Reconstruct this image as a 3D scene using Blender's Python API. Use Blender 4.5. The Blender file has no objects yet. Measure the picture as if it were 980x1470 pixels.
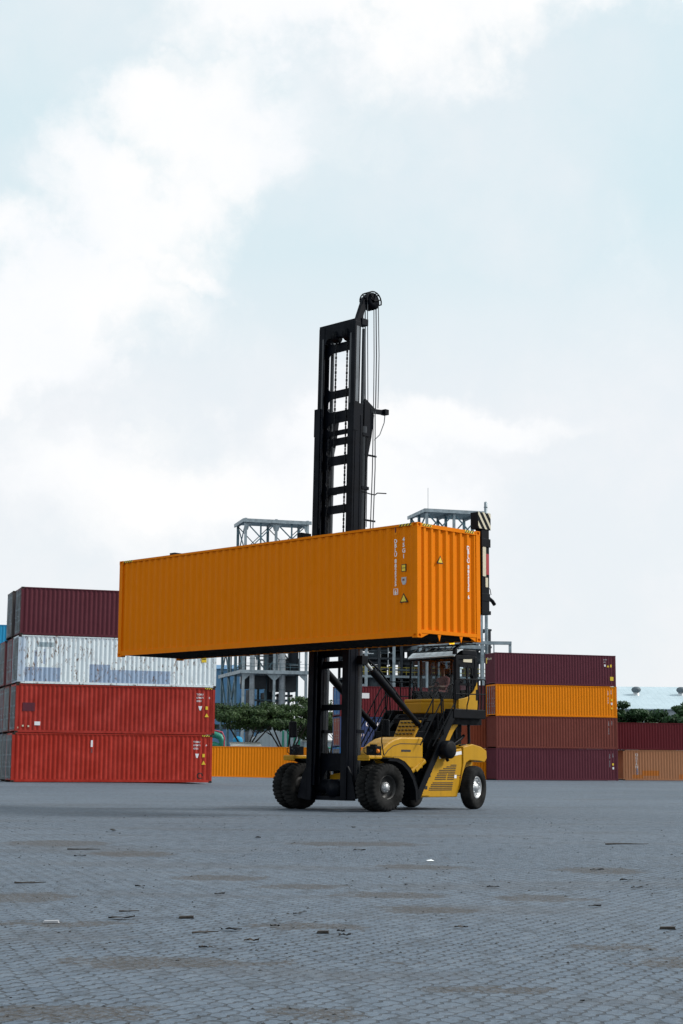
import bpy, bmesh, math, random
from mathutils import Vector, Matrix, noise as mnoise

R = math.radians
PI = math.pi
scene = bpy.context.scene
COL = scene.collection
random.seed(7)

# ------------------------------------------------------------------ helpers
class MB:
    """collects shapes; build() links them as one mesh object"""
    def __init__(self, tf=None):
        self.v = []; self.f = []; self.s = []; self.tf = tf
    def add(self, vs, fs, smooth=False):
        n = len(self.v)
        for p in vs:
            p = Vector(p)
            if self.tf is not None: p = self.tf @ p
            self.v.append(tuple(p))
        for f in fs:
            self.f.append([i + n for i in f]); self.s.append(smooth)
        return self
    def box(self, x0, x1, y0, y1, z0, z1):
        return self.add([(x0,y0,z0),(x1,y0,z0),(x1,y1,z0),(x0,y1,z0),(x0,y0,z1),(x1,y0,z1),(x1,y1,z1),(x0,y1,z1)],
                        [(0,3,2,1),(4,5,6,7),(0,1,5,4),(1,2,6,5),(2,3,7,6),(3,0,4,7)])
    def bar(self, a, b, w, h, up=(0,0,1)):
        a = Vector(a); b = Vector(b); d = (b - a).normalized(); up = Vector(up)
        if abs(d.dot(up)) > .98: up = Vector((1,0,0))
        s = d.cross(up).normalized(); t = s.cross(d).normalized()
        vs = []
        for p in (a, b):
            for i, j in ((-1,-1),(1,-1),(1,1),(-1,1)): vs.append(p + s*(w/2*i) + t*(h/2*j))
        return self.add(vs, [(0,3,2,1),(4,5,6,7),(0,1,5,4),(1,2,6,5),(2,3,7,6),(3,0,4,7)])
    def tube(self, path, r, n=8, r2=None):
        P = [Vector(p) for p in path]; m = len(P); vs = []; fs = []
        prev = None
        for i, p in enumerate(P):
            d = (P[min(i+1,m-1)] - P[max(i-1,0)]).normalized()
            if prev is None:
                up = Vector((0,0,1)) if abs(d.z) < .9 else Vector((1,0,0))
                s = d.cross(up).normalized()
            else:
                s = (prev - d*prev.dot(d)).normalized()
            prev = s; t = s.cross(d)
            rr = r if r2 is None else r + (r2 - r)*i/max(1,m-1)
            for k in range(n):
                a = 2*PI*k/n; vs.append(p + s*(rr*math.cos(a)) + t*(rr*math.sin(a)))
        for i in range(m-1):
            for k in range(n):
                k2 = (k+1) % n
                fs.append((i*n+k, i*n+k2, (i+1)*n+k2, (i+1)*n+k))
        self.add(vs, fs, True)
        self.add([vs[k] for k in range(n)], [tuple(range(n))[::-1]])
        self.add([vs[(m-1)*n+k] for k in range(n)], [tuple(range(n))])
        return self
    def lathe(self, prof, c, n=24, axis='X', rmod=None):
        vs = []; fs = []; m = len(prof)
        for k in range(n):
            a = 2*PI*k/n
            for i, (t, r) in enumerate(prof):
                if rmod: r = r + rmod(i, k)
                ca, sa = r*math.cos(a), r*math.sin(a)
                if axis == 'X': p = (c[0]+t, c[1]+ca, c[2]+sa)
                elif axis == 'Y': p = (c[0]+sa, c[1]+t, c[2]+ca)
                else: p = (c[0]+ca, c[1]+sa, c[2]+t)
                vs.append(p)
        for k in range(n):
            k2 = (k+1) % n
            for i in range(m-1):
                fs.append((k*m+i, k*m+i+1, k2*m+i+1, k2*m+i))
        return self.add(vs, fs, True)
    def prism(self, poly, a0, a1, axis='X'):
        n = len(poly)
        def P(q, a):
            if axis == 'X': return (a, q[0], q[1])
            if axis == 'Y': return (q[0], a, q[1])
            return (q[0], q[1], a)
        vs = [P(q, a0) for q in poly] + [P(q, a1) for q in poly]
        fs = [tuple(range(n))[::-1], tuple(range(n, 2*n))]
        for i in range(n):
            j = (i+1) % n; fs.append((i, j, n+j, n+i))
        return self.add(vs, fs)
    def mesh(self, name):
        me = bpy.data.meshes.new(name)
        me.from_pydata(self.v, [], self.f)
        me.polygons.foreach_set('use_smooth', self.s)
        me.update()
        bm = bmesh.new(); bm.from_mesh(me)
        bmesh.ops.recalc_face_normals(bm, faces=bm.faces)
        bm.to_mesh(me); bm.free()
        return me
    def build(self, name, mat, parent=None, bevel=0, label=None):
        o = link(name, self.mesh(name), mat, parent)
        if bevel:
            b = o.modifiers.new('bevel', 'BEVEL'); b.width = bevel; b.segments = 2; b.limit_method = 'ANGLE'; b.angle_limit = R(35)
        if label: o['label'] = label
        return o

def link(name, me, mat, parent=None):
    o = bpy.data.objects.new(name, me)
    COL.objects.link(o)
    if mat is not None:
        if len(me.materials) == 0: me.materials.append(None)
        o.material_slots[0].link = 'OBJECT'
        o.material_slots[0].material = mat
    if parent is not None: o.parent = parent
    return o

def tag(o, label=None, cat=None, group=None, kind=None):
    if label: o['label'] = label
    if cat: o['category'] = cat
    if group: o['group'] = group
    if kind: o['kind'] = kind
    elif cat: o['kind'] = 'thing'
    return o

def empty(name, loc=(0,0,0), rz=0, label=None, cat=None, group=None):
    o = bpy.data.objects.new(name, None); COL.objects.link(o)
    o.location = loc; o.rotation_euler = (0,0,rz); o.empty_display_size = .3
    return tag(o, label, cat, group)

def text_geo(body, size, spacing=1.0, align='LEFT'):
    cu = bpy.data.curves.new('lettering', 'FONT')
    cu.body = body; cu.size = size; cu.space_line = spacing; cu.align_x = align; cu.resolution_u = 2; cu.offset = size*.03
    ob = bpy.data.objects.new('lettering', cu); COL.objects.link(ob)
    dg = bpy.context.evaluated_depsgraph_get()
    me = bpy.data.meshes.new_from_object(ob.evaluated_get(dg))
    vs = [tuple(v.co) for v in me.vertices]; fs = [tuple(p.vertices) for p in me.polygons]
    bpy.data.objects.remove(ob); bpy.data.curves.remove(cu); bpy.data.meshes.remove(me)
    return vs, fs

# ------------------------------------------------------------------ materials
class NT:
    def __init__(self, name):
        self.m = bpy.data.materials.new(name); self.m.use_nodes = True
        self.t = self.m.node_tree; self.n = self.t.nodes
        self.b = self.n['Principled BSDF']
    def new(self, kind, **kw):
        x = self.n.new(kind)
        for k, v in kw.items(): setattr(x, k, v)
        return x
    def L(self, a, b): self.t.links.new(a, b)
    def math(self, op, a, b=None, c=None):
        x = self.new('ShaderNodeMath', operation=op)
        for i, q in enumerate((a, b, c)):
            if q is None: continue
            if isinstance(q, (int, float)): x.inputs[i].default_value = q
            else: self.L(q, x.inputs[i])
        return x.outputs[0]
    def mix(self, fac, a, b):
        x = self.new('ShaderNodeMix', data_type='RGBA')
        for s, q in ((x.inputs[0], fac), (x.inputs[6], a), (x.inputs[7], b)):
            if isinstance(q, (int, float)): s.default_value = q
            elif isinstance(q, tuple): s.default_value = (*q[:3], 1)
            else: self.L(q, s)
        return x.outputs[2]
    def noise(self, vec, scale, detail=4, rough=.55, dist=0):
        x = self.new('ShaderNodeTexNoise'); x.inputs['Scale'].default_value = scale
        x.inputs['Detail'].default_value = detail; x.inputs['Roughness'].default_value = rough; x.inputs['Distortion'].default_value = dist
        if vec is not None: self.L(vec, x.inputs['Vector'])
        return x.outputs['Fac']
    def ramp(self, v, lo, hi, a=0., b=1.):
        x = self.new('ShaderNodeMapRange', interpolation_type='SMOOTHSTEP')
        self.L(v, x.inputs[0]); x.inputs[1].default_value = lo; x.inputs[2].default_value = hi
        x.inputs[3].default_value = a; x.inputs[4].default_value = b
        return x.outputs[0]
    def mapping(self, vec, scale=(1,1,1), rot=(0,0,0), loc=(0,0,0)):
        x = self.new('ShaderNodeMapping'); self.L(vec, x.inputs[0])
        x.inputs['Scale'].default_value = scale; x.inputs['Rotation'].default_value = rot; x.inputs['Location'].default_value = loc
        return x.outputs[0]
    def bump(self, h, strength, dist):
        x = self.new('ShaderNodeBump'); x.inputs['Strength'].default_value = strength; x.inputs['Distance'].default_value = dist
        self.L(h, x.inputs['Height']); self.L(x.outputs[0], self.b.inputs['Normal'])
    def xyz(self, vec):
        x = self.new('ShaderNodeSeparateXYZ'); self.L(vec, x.inputs[0]); return x.outputs

def paint(name, base, rough=.5, dirt=.3, rust=0., patches=(), streak=.25, spec=.07, rust_col=(.13,.05,.022), fade=.1):
    """weathered container / machine paint: tone drift, run-down grime, rust spots, dents"""
    k = NT(name)
    tc = k.new('ShaderNodeTexCoord'); oi = k.new('ShaderNodeObjectInfo')
    off = k.new('ShaderNodeVectorMath', operation='SCALE'); off.inputs[0].default_value = (37, 19, 53)
    k.L(oi.outputs['Random'], off.inputs['Scale'])
    add = k.new('ShaderNodeVectorMath', operation='ADD'); k.L(tc.outputs['Object'], add.inputs[0]); k.L(off.outputs[0], add.inputs[1])
    v = add.outputs[0]
    n1 = k.noise(v, .9, 5, .6)
    pale = tuple(min(1, c*1.3 + .012) for c in base); dark = tuple(c*.6 for c in base)
    c = k.mix(k.ramp(n1, .35, .75, 0, fade*2), base, pale)
    for (x0, x1, z0, z1, pc) in patches:
        s = k.xyz(tc.outputs['Object'])
        a = k.math('MULTIPLY', k.math('GREATER_THAN', s[0], x0), k.math('LESS_THAN', s[0], x1))
        b = k.math('MULTIPLY', k.math('GREATER_THAN', s[2], z0), k.math('LESS_THAN', s[2], z1))
        c = k.mix(k.math('MULTIPLY', a, b), c, pc)
    sv = k.mapping(v, (5, 5, .25))
    n2 = k.noise(sv, 1.3, 4, .6)
    c = k.mix(k.ramp(n2, .5, .8, 0, streak), c, dark)
    n3 = k.noise(v, 2.7, 6, .65)
    c = k.mix(k.ramp(n3, .52, .8, 0, dirt), c, tuple(q*.45 + .012 for q in base))
    if rust > 0:
        rv = k.mapping(v, (4, 4, 1.3))
        n4 = k.noise(rv, 2.4, 6, .7)
        n5 = k.noise(v, .75, 4, .6); n6 = k.noise(k.mapping(v, (3.2, 3.2, .55)), 2.2, 5, .65)
        rm = k.math('MULTIPLY', k.ramp(n4, .70 - rust*.12, .74 - rust*.08, 0, .95), k.ramp(n5, .34, .52, .1, 1))
        rm = k.math('MAXIMUM', rm, k.math('MULTIPLY', k.ramp(n6, .78 - rust*.12, .86 - rust*.1, 0, .85), k.ramp(n5, .40, .52)))
        c = k.mix(rm, c, rust_col)
    k.L(c, k.b.inputs['Base Color'])
    k.L(k.ramp(n3, .3, .8, rough - .08, rough + .2), k.b.inputs['Roughness'])
    k.b.inputs['Specular IOR Level'].default_value = spec
    k.bump(k.noise(v, 1.1, 2, .5), .25, .03)
    return k.m

def plain(name, base, rough=.5, metal=0., var=.25, scale=6., spec=.4, bump=0.):
    k = NT(name); tc = k.new('ShaderNodeTexCoord'); v = tc.outputs['Object']
    n = k.noise(v, scale, 5, .6)
    c = k.mix(k.ramp(n, .3, .75, 0, 1), tuple(min(1, q*(1+var*.4)) for q in base), tuple(q*(1-var) for q in base))
    k.L(c, k.b.inputs['Base Color'])
    k.L(k.ramp(n, .3, .7, max(.05, rough-.08), min(1, rough+.12)), k.b.inputs['Roughness'])
    k.b.inputs['Metallic'].default_value = metal; k.b.inputs['Specular IOR Level'].default_value = spec
    if bump: k.bump(k.noise(v, scale*4, 4), bump, .02)
    return k.m

def glass(name, tint=(.85,.92,.93), refl=.12):
    k = NT(name); k.n.remove(k.b)
    out = k.n['Material Output']
    tr = k.new('ShaderNodeBsdfTransparent'); tr.inputs[0].default_value = (*tint, 1)
    gl = k.new('ShaderNodeBsdfGlossy'); gl.inputs['Roughness'].default_value = .04
    lw = k.new('ShaderNodeLayerWeight'); lw.inputs[0].default_value = .25
    f = k.math('ADD', k.math('MULTIPLY', k.math('POWER', lw.outputs['Facing'], 5), .8), refl)
    mx = k.new('ShaderNodeMixShader'); k.L(f, mx.inputs[0]); k.L(tr.outputs[0], mx.inputs[1]); k.L(gl.outputs[0], mx.inputs[2])
    k.L(mx.outputs[0], out.inputs[0])
    return k.m

def emit(name, col, s):
    k = NT(name); k.b.inputs['Base Color'].default_value = (*col, 1)
    k.b.inputs['Emission Color'].default_value = (*col, 1); k.b.inputs['Emission Strength'].default_value = s
    return k.m

ORANGE = (.72, .185, .0006)
M = dict(
    hero = paint('orange_container_paint', ORANGE, .6, .07, 0, streak=.24, fade=.02, spec=.07),
    orange = paint('weathered_orange_paint', (.74,.215,.006), .55, .16, .12, streak=.2, fade=.06),
    red = paint('faded_red_paint', (.35,.031,.02), .6, .4, .35, streak=.75, fade=.45),
    red_tone = paint('dull_red_paint', (.32,.031,.022), .6, .45, .4, streak=.8, fade=.45),
    white = paint('rusty_white_paint', (.72,.78,.81), .6, .3, 1.35, streak=.4,
                  patches=((.45,2.55,.16,1.0,(.33,.42,.56)), (4.3,5.55,.16,1.25,(.33,.42,.56)), (5.55,9.3,.16,.95,(.34,.43,.57)),
                           (.0,.45,.1,2.8,(.5,.58,.68)), (.95,1.12,.95,2.0,(.42,.5,.62)), (1.5,1.62,1.2,2.1,(.42,.5,.62)),
                           (1.1,2.1,2.22,2.5,(.3,.38,.42))), rust_col=(.16,.075,.035)),
    maroon = paint('maroon_paint', (.105,.027,.037), .55, .3, .1, streak=.5, fade=.12),
    maroon_dark = paint('dark_maroon_paint', (.108,.030,.042), .5, .2, .05, streak=.35, fade=.08),
    crimson = paint('dark_red_paint', (.125,.02,.026), .55, .25, .12, streak=.4, fade=.08),
    brown = paint('red_brown_paint', (.165,.047,.037), .6, .3, .12, streak=.4, fade=.12),
    rust_brown = paint('rusty_brown_paint', (.26,.06,.03), .6, .3, .2, streak=.4, fade=.1),
    pink = paint('faded_maroon_paint', (.2,.07,.075), .6, .25, .1, streak=.3, fade=.2),
    tan = paint('tan_paint', (.41,.19,.1), .6, .22, .1, streak=.35,
                patches=((.9,2.0,.2,.55,(.5,.18,.05)), (1.9,3.6,.45,.95,(.52,.17,.035)), (5.6,8.2,.15,.6,(.48,.16,.05)))),
    navy = paint('navy_paint', (.04,.065,.16), .5, .2, .06, streak=.3, fade=.1),
    blue = paint('blue_paint', (.03,.13,.34), .5, .15, .05, streak=.25, fade=.1),
    light_blue = paint('light_blue_paint', (.03,.27,.48), .5, .1, .0, streak=.15, fade=.1),
    grey = paint('grey_paint', (.16,.15,.15), .6, .4, .25, streak=.5, fade=.1),
    grey_dark = paint('dark_grey_paint', (.085,.075,.075), .6, .4, .25, streak=.5, fade=.1),
    yellow = paint('machine_yellow_paint', (.46,.24,.008), .42, .4, .0, streak=.35, fade=.05, spec=.22),
    black = plain('black_machine_paint', (.0035,.0045,.007), .5, 0, .4, 3, .11),
    mast = plain('mast_steel_paint', (.002,.0033,.007), .5, 0, .4, 2, .09),
    rubber = plain('tyre_rubber', (.017,.017,.017), .9, 0, .6, 3, .12, .4),
    rim = plain('silver_wheel_rim', (.55,.56,.57), .35, .7, .3, 8),
    rim_dark = plain('dark_wheel_rim', (.03,.03,.03), .5, .2, .3, 8),
    chrome = plain('chrome_rod', (.75,.72,.66), .15, 1., .05, 8),
    worn = plain('worn_track_steel', (.13,.145,.16), .4, .4, .5, 1.5, .4),
    cyl = plain('cylinder_paint', (.016,.02,.026), .28, 0, .3, 2, .5),
    hose = plain('hydraulic_hose', (.035,.042,.05), .35, .1, .2, 6, .6),
    under = plain('underframe_black', (.012,.012,.012), .8, 0, .3, 3, .2),
    deck = plain('container_floor_timber', (.03,.025,.02), .8, 0, .4, 2, .2),
    white_mark = plain('white_marking', (.78,.78,.8), .6, 0, .06, 20),
    grey_mark = plain('grey_marking', (.42,.42,.44), .6, 0, .1, 20),
    yellow_mark = plain('yellow_marking', (.75,.52,.03), .5, 0, .08, 20),
    black_mark = plain('black_marking', (.012,.012,.012), .6, 0, .1, 20),
    blue_mark = plain('blue_marking', (.1,.32,.6), .6, 0, .1, 20),
    red_mark = plain('red_marking', (.35,.02,.03), .5, 0, .1, 20),
    cream_mark = plain('cream_marking', (.6,.54,.4), .6, 0, .1, 20),
    glass = glass('cab_glass', (.74,.82,.86), .02),
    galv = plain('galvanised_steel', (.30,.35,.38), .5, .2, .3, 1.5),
    galv_dark = plain('dark_grey_steel', (.10,.125,.145), .6, .1, .35, 1),  # darker grey steel for vents, machines, pipes and the tank stand
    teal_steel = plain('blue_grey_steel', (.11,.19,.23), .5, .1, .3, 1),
    silver = plain('aluminium_cladding', (.55,.58,.6), .4, .5, .3, 1.2),
    dark_steel = plain('dark_process_steel', (.028,.034,.042), .6, 0, .4, .6),
    rail_yellow = plain('safety_yellow', (.45,.36,.06), .5, 0, .2, 3),
    green_pipe = plain('green_pipe_paint', (.02,.22,.15), .45, 0, .2, 2),
    blue_clad = plain('blue_cladding', (.09,.22,.38), .5, 0, .15, .4),
    grey_clad = plain('grey_cladding', (.34,.38,.41), .6, 0, .15, .5),
    roof_clad = plain('pale_roof_sheeting', (.47,.57,.62), .5, 0, .1, .3),
    concrete = plain('pale_concrete', (.42,.42,.4), .8, 0, .2, .8),
    seat = plain('seat_fabric', (.02,.02,.022), .9, 0, .2, 8),
    bark = plain('bark', (.055,.045,.038), .9, 0, .35, 6, .2, .5),
    twig = plain('dry_twig', (.05,.042,.036), .9, 0, .4, 20),
    paper = plain('white_paper', (.85,.86,.88), .8, 0, .05, 20),
    grit = plain('dark_grit', (.03,.029,.028), .9, 0, .5, 30),
    skin = plain('driver_skin', (.19,.095,.06), .5, 0, .1, 12),
    shirt = plain('driver_shirt', (.16,.035,.03), .8, 0, .2, 12),
    hair = plain('driver_hair', (.01,.009,.008), .6, 0, .2, 20),
    lamp_orange = plain('orange_indicator_lens', (.8,.22,.01), .2, 0, .1, 10),
    beacon = emit('yellow_beacon_lens', (1., .62, .0), .7),
    casting = paint('casting_dark_steel', (.06,.045,.04), .7, .4, .3),
)

def foliage(name, a, b):
    k = NT(name); tc = k.new('ShaderNodeTexCoord')
    n = k.noise(tc.outputs['Object'], .55, 3); n2 = k.noise(tc.outputs['Object'], 5, 2)
    c = k.mix(k.ramp(n, .35, .65), a, b)
    c = k.mix(k.ramp(n2, .4, .7, 0, .5), c, tuple(q*1.5 for q in b))
    k.L(c, k.b.inputs['Base Color']); k.b.inputs['Roughness'].default_value = .6; k.b.inputs['Specular IOR Level'].default_value = .25
    k.b.inputs['Subsurface Weight'].default_value = 0
    tr = k.new('ShaderNodeBsdfTranslucent'); k.L(c, tr.inputs[0])
    mx = k.new('ShaderNodeMixShader'); mx.inputs[0].default_value = .25
    k.L(k.b.outputs[0], mx.inputs[1]); k.L(tr.outputs[0], mx.inputs[2]); k.L(mx.outputs[0], k.n['Material Output'].inputs[0])
    return k.m
M['leaf'] = foliage('rain_tree_leaf', (.017,.038,.013), (.05,.086,.026))
M['leaf_dark'] = foliage('far_tree_leaf', (.014,.04,.016), (.03,.07,.022))

# ------------------------------------------------------------------ camera
cam = bpy.data.cameras.new('camera'); cam_o = bpy.data.objects.new('camera', cam); COL.objects.link(cam_o)
PITCH, ROLL, FPX, CAMZ = .154, .0077, 2335., 1.3
cam.sensor_fit = 'VERTICAL'; cam.sensor_height = 36; cam.sensor_width = 24
cam.lens = FPX/1470*36; cam.clip_start = .1; cam.clip_end = 9000
fwd = Vector((0, math.cos(PITCH), math.sin(PITCH)))
rot = fwd.to_track_quat('-Z', 'Y').to_matrix()
rot = rot @ Matrix.Rotation(ROLL, 3, 'Z')
cam_o.matrix_world = Matrix.Translation((0, 0, CAMZ)) @ rot.to_4x4()
scene.camera = cam_o

# ------------------------------------------------------------------ sky and sun
SUN_AZ, SUN_EL = math.atan2(1., .04), R(38)
w = bpy.data.worlds.new('World'); scene.world = w; w.use_nodes = True
nt = w.node_tree; nt.nodes.clear()
class WN(NT):
    def __init__(self): self.t = nt; self.n = nt.nodes
k = WN()
tc = k.new('ShaderNodeTexCoord'); d = tc.outputs['Generated']
sky = k.new('ShaderNodeTexSky', sky_type='NISHITA', sun_disc=False, sun_elevation=SUN_EL, sun_rotation=SUN_AZ)
sky.air_density = 1.; sky.dust_density = 2.; sky.ozone_density = 1.
def sky_dir(px, py):
    v = rot @ Vector((px - 490, 735 - py, -FPX)); return v.normalized()
warp_n = k.new('ShaderNodeTexNoise'); k.L(d, warp_n.inputs['Vector'])
warp_n.inputs['Scale'].default_value = 8; warp_n.inputs['Detail'].default_value = 7; warp_n.inputs['Roughness'].default_value = .58
ws = k.new('ShaderNodeVectorMath', operation='SUBTRACT'); k.L(warp_n.outputs['Color'], ws.inputs[0]); ws.inputs[1].default_value = (.5,.5,.5)
wm = k.new('ShaderNodeVectorMath', operation='SCALE'); k.L(ws.outputs[0], wm.inputs[0]); wm.inputs['Scale'].default_value = .17
wd = k.new('ShaderNodeVectorMath', operation='ADD'); k.L(d, wd.inputs[0]); k.L(wm.outputs[0], wd.inputs[1])
def cloud(px, py, sx, sy, soft=.55):
    c = sky_dir(px, py)
    s = k.new('ShaderNodeVectorMath', operation='SUBTRACT'); k.L(wd.outputs[0], s.inputs[0]); s.inputs[1].default_value = c
    m = k.new('ShaderNodeVectorMath', operation='MULTIPLY'); k.L(s.outputs[0], m.inputs[0])
    m.inputs[1].default_value = (FPX/sx, FPX/max(sx, sy), FPX/sy)
    l = k.new('ShaderNodeVectorMath', operation='LENGTH'); k.L(m.outputs[0], l.inputs[0])
    return k.ramp(l.outputs['Value'], 1.0, 1 - soft)
dens = None
for args in ((720,-70,560,170,.8), (400,20,260,120,1.), (300,190,210,150,.9), (220,290,240,180,.9), (110,420,240,160,.9), (40,510,190,110,.9), (180,350,200,120,.9), (250,385,150,50,1.),
             (330,700,560,150,1.), (640,610,260,60,1.), (560,620,260,90,1.)):
    q = cloud(*args); dens = q if dens is None else k.math('MAXIMUM', dens, q)
n_big = k.noise(d, 3.2, 8, .6); n_fine = k.noise(d, 14, 8, .62)
n_mid = k.noise(wd.outputs[0], 7, 9, .6, .4)
edge = k.math('ADD', dens, k.math('MULTIPLY', k.math('SUBTRACT', n_mid, .5), 1.5))
dens = k.ramp(edge, .05, .8)
thin = k.ramp(n_big, .36, .68, .05, .75)
e = k.xyz(d)
horizon = k.ramp(e[2], .36, .2, 0, 1.)
veil = k.math('MAXIMUM', thin, horizon)
bg_sky = k.new('ShaderNodeBackground'); bg_sky.inputs['Strength'].default_value = .1
k.L(sky.outputs[0], bg_sky.inputs['Color'])
# veil of thin high cloud over the blue, then the bright cumulus
vcol = k.mix(k.ramp(n_fine, .35, .7), (.875,.925,.965), (.925,.95,.98))
blue = k.new('ShaderNodeBackground'); blue.inputs['Strength'].default_value = 1.0; k.L(k.mix(veil, (.70,.865,.925), vcol), blue.inputs['Color'])
cl = k.new('ShaderNodeBackground'); k.L(k.mix(k.ramp(n_fine, .3, .75), (1.0,1.0,1.0), (.95,.97,1.)), cl.inputs['Color']); cl.inputs['Strength'].default_value = 1.01
m1 = k.new('ShaderNodeMixShader'); m1.inputs[0].default_value = .93; k.L(bg_sky.outputs[0], m1.inputs[1]); k.L(blue.outputs[0], m1.inputs[2])
m2 = k.new('ShaderNodeMixShader'); k.L(dens, m2.inputs[0]); k.L(m1.outputs[0], m2.inputs[1]); k.L(cl.outputs[0], m2.inputs[2])
wo = k.new('ShaderNodeOutputWorld'); k.L(m2.outputs[0], wo.inputs[0])
sun = bpy.data.lights.new('sun', 'SUN'); sun.energy = 3.2; sun.angle = R(13); sun.color = (1., .965, .91)
sun_o = bpy.data.objects.new('sun', sun); COL.objects.link(sun_o)
sd = Vector((math.sin(SUN_AZ)*math.cos(SUN_EL), math.cos(SUN_AZ)*math.cos(SUN_EL), math.sin(SUN_EL)))
sun_o.rotation_euler = sd.to_track_quat('Z', 'Y').to_euler(); sun_o.location = sd*60
scene.view_settings.view_transform = 'Standard'; scene.view_settings.look = 'None'
scene.view_settings.exposure = 0; scene.view_settings.gamma = 1

# ------------------------------------------------------------------ ground
def smooth(a, b, x):
    t = min(1, max(0, (x - a)/(b - a))); return t*t*(3 - 2*t)
def ground_z(x, y):
    return .12*smooth(58, 92, y)*smooth(-4, -14, x)
def make_ground():
    xs = sorted(set([-4000,-1500,-600,-250,-120,-80] + [i*3 - 60 for i in range(41)] + [80,120,250,600,1500,4000]))
    ys = sorted(set([-4000,-1000,-200,-60,-20] + [i*3 for i in range(70)] + [230,280,400,800,2000,5500]))
    vs = [(x, y, ground_z(x, y)) for y in ys for x in xs]; n = len(xs); fs = []
    for j in range(len(ys)-1):
        for i in range(n-1): fs.append((j*n+i, j*n+i+1, (j+1)*n+i+1, (j+1)*n+i))
    k = NT('yard_paving'); tc = k.new('ShaderNodeTexCoord'); v = tc.outputs['Object']
    # wavy-edged interlocking concrete pavers
    rv = k.mapping(v, (1,1,1), (0,0,R(-63)))
    s = k.xyz(rv)
    def zig(u, per, amp):
        f = k.math('PINGPONG', u, per); return k.math('MULTIPLY', k.math('SUBTRACT', f, per/2), amp)
    jn = k.new('ShaderNodeTexNoise'); k.L(v, jn.inputs['Vector']); jn.inputs['Scale'].default_value = 2.6; jn.inputs['Detail'].default_value = 5
    js = k.xyz(jn.outputs['Color'])
    cx = k.new('ShaderNodeCombineXYZ')
    k.L(k.math('ADD', k.math('ADD', s[0], zig(s[1], .0555, .5)), k.math('MULTIPLY', js[0], .13)), cx.inputs[0])
    k.L(k.math('ADD', k.math('ADD', s[1], zig(s[0], .055, .42)), k.math('MULTIPLY', js[1], .13)), cx.inputs[1])
    br = k.new('ShaderNodeTexBrick'); k.L(cx.outputs[0], br.inputs['Vector'])
    br.inputs['Scale'].default_value = 1; br.inputs['Brick Width'].default_value = .222; br.inputs['Row Height'].default_value = .111
    br.inputs['Mortar Size'].default_value = .012; br.inputs['Mortar Smooth'].default_value = .4; br.inputs['Bias'].default_value = 0
    br.inputs['Color1'].default_value = (.080,.108,.146,1); br.inputs['Color2'].default_value = (.124,.158,.2,1); br.inputs['Mortar'].default_value = (.03,.029,.03,1)
    # joints are open in places, filled flush with sand in others
    jf = k.ramp(k.noise(v, 4.3, 6, .75), .42, .54, .1, 1.)
    brick_flat = k.mix(k.noise(v, 22, 5, .7), (.068,.093,.126), (.136,.171,.215))
    c = k.mix(k.math('MULTIPLY', br.outputs['Fac'], jf), k.mix(.4, br.outputs['Color'], brick_flat), (.02,.02,.021))
    c = k.mix(k.math('SUBTRACT', 1, k.ramp(br.outputs['Fac'], 0, 1)), c, c)
    n1 = k.noise(v, .09, 6, .6)
    c = k.mix(k.ramp(n1, .35, .65, .0, .35), c, (.15,.18,.22))
    lv = k.mapping(v, (.5, 1.3, 1), (0,0,R(12)))
    n2 = k.noise(lv, .42, 8, .66)
    c = k.mix(k.ramp(n2, .50, .64, 0, .55), c, (.078,.083,.093))
    n5 = k.noise(v, 7, 6, .7)
    c = k.mix(k.ramp(n5, .55, .75, 0, .5), c, (.055,.06,.068))
    n7 = k.noise(v, 19, 7, .78); c = k.mix(k.ramp(n7, .56, .64, 0, .8), c, (.024,.024,.026))
    n8 = k.noise(v, 13, 6, .75); c = k.mix(k.ramp(n8, .55, .66, 0, .5), c, (.21,.24,.28))
    n9 = k.noise(k.mapping(v, (2.2, .7, 1), (0,0,R(-8))), 2.2, 7, .7); c = k.mix(k.ramp(n9, .5, .66, 0, .55), c, (.05,.056,.064)); c = k.mix(k.ramp(n9, .36, .46, .3, 0), c, (.16,.19,.225))
    # drifts of brown sand and dust lying over the pavers
    P = [(-3.1,16.2,.55,.75), (-1.08,11.05,.85,.33), (2.05,12.15,.36,.22), (2.45,11.25,.5,.38), (-1.5,8.9,.62,.28), (-1.35,19.2,.6,.5), (.55,16.8,.6,.45),
         (-2.3,13.6,.7,.3), (.8,15.2,.5,.35), (-.4,17.9,.5,.4), (2.0,16.6,.5,.5), (-4.6,27,1.,1.), (1.,21.5,.6,.6), (-.1,8.95,.35,.2), (.9,9.9,.4,.18), (.35,11.2,.16,.09), (-.2,13.6,.5,.3), (-3.,24,.7,.9), (3.3,21,.6,.7), (.3,27.5,1.2,.9)]
    wn = k.new('ShaderNodeTexNoise'); k.L(v, wn.inputs['Vector']); wn.inputs['Scale'].default_value = 2.4; wn.inputs['Detail'].default_value = 9; wn.inputs['Roughness'].default_value = .75
    a = k.new('ShaderNodeVectorMath', operation='SUBTRACT'); k.L(wn.outputs['Color'], a.inputs[0]); a.inputs[1].default_value = (.5,.5,.5)
    b = k.new('ShaderNodeVectorMath', operation='SCALE'); k.L(a.outputs[0], b.inputs[0]); b.inputs['Scale'].default_value = 1.5
    wv = k.new('ShaderNodeVectorMath', operation='ADD'); k.L(v, wv.inputs[0]); k.L(b.outputs[0], wv.inputs[1])
    dm = None
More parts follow.
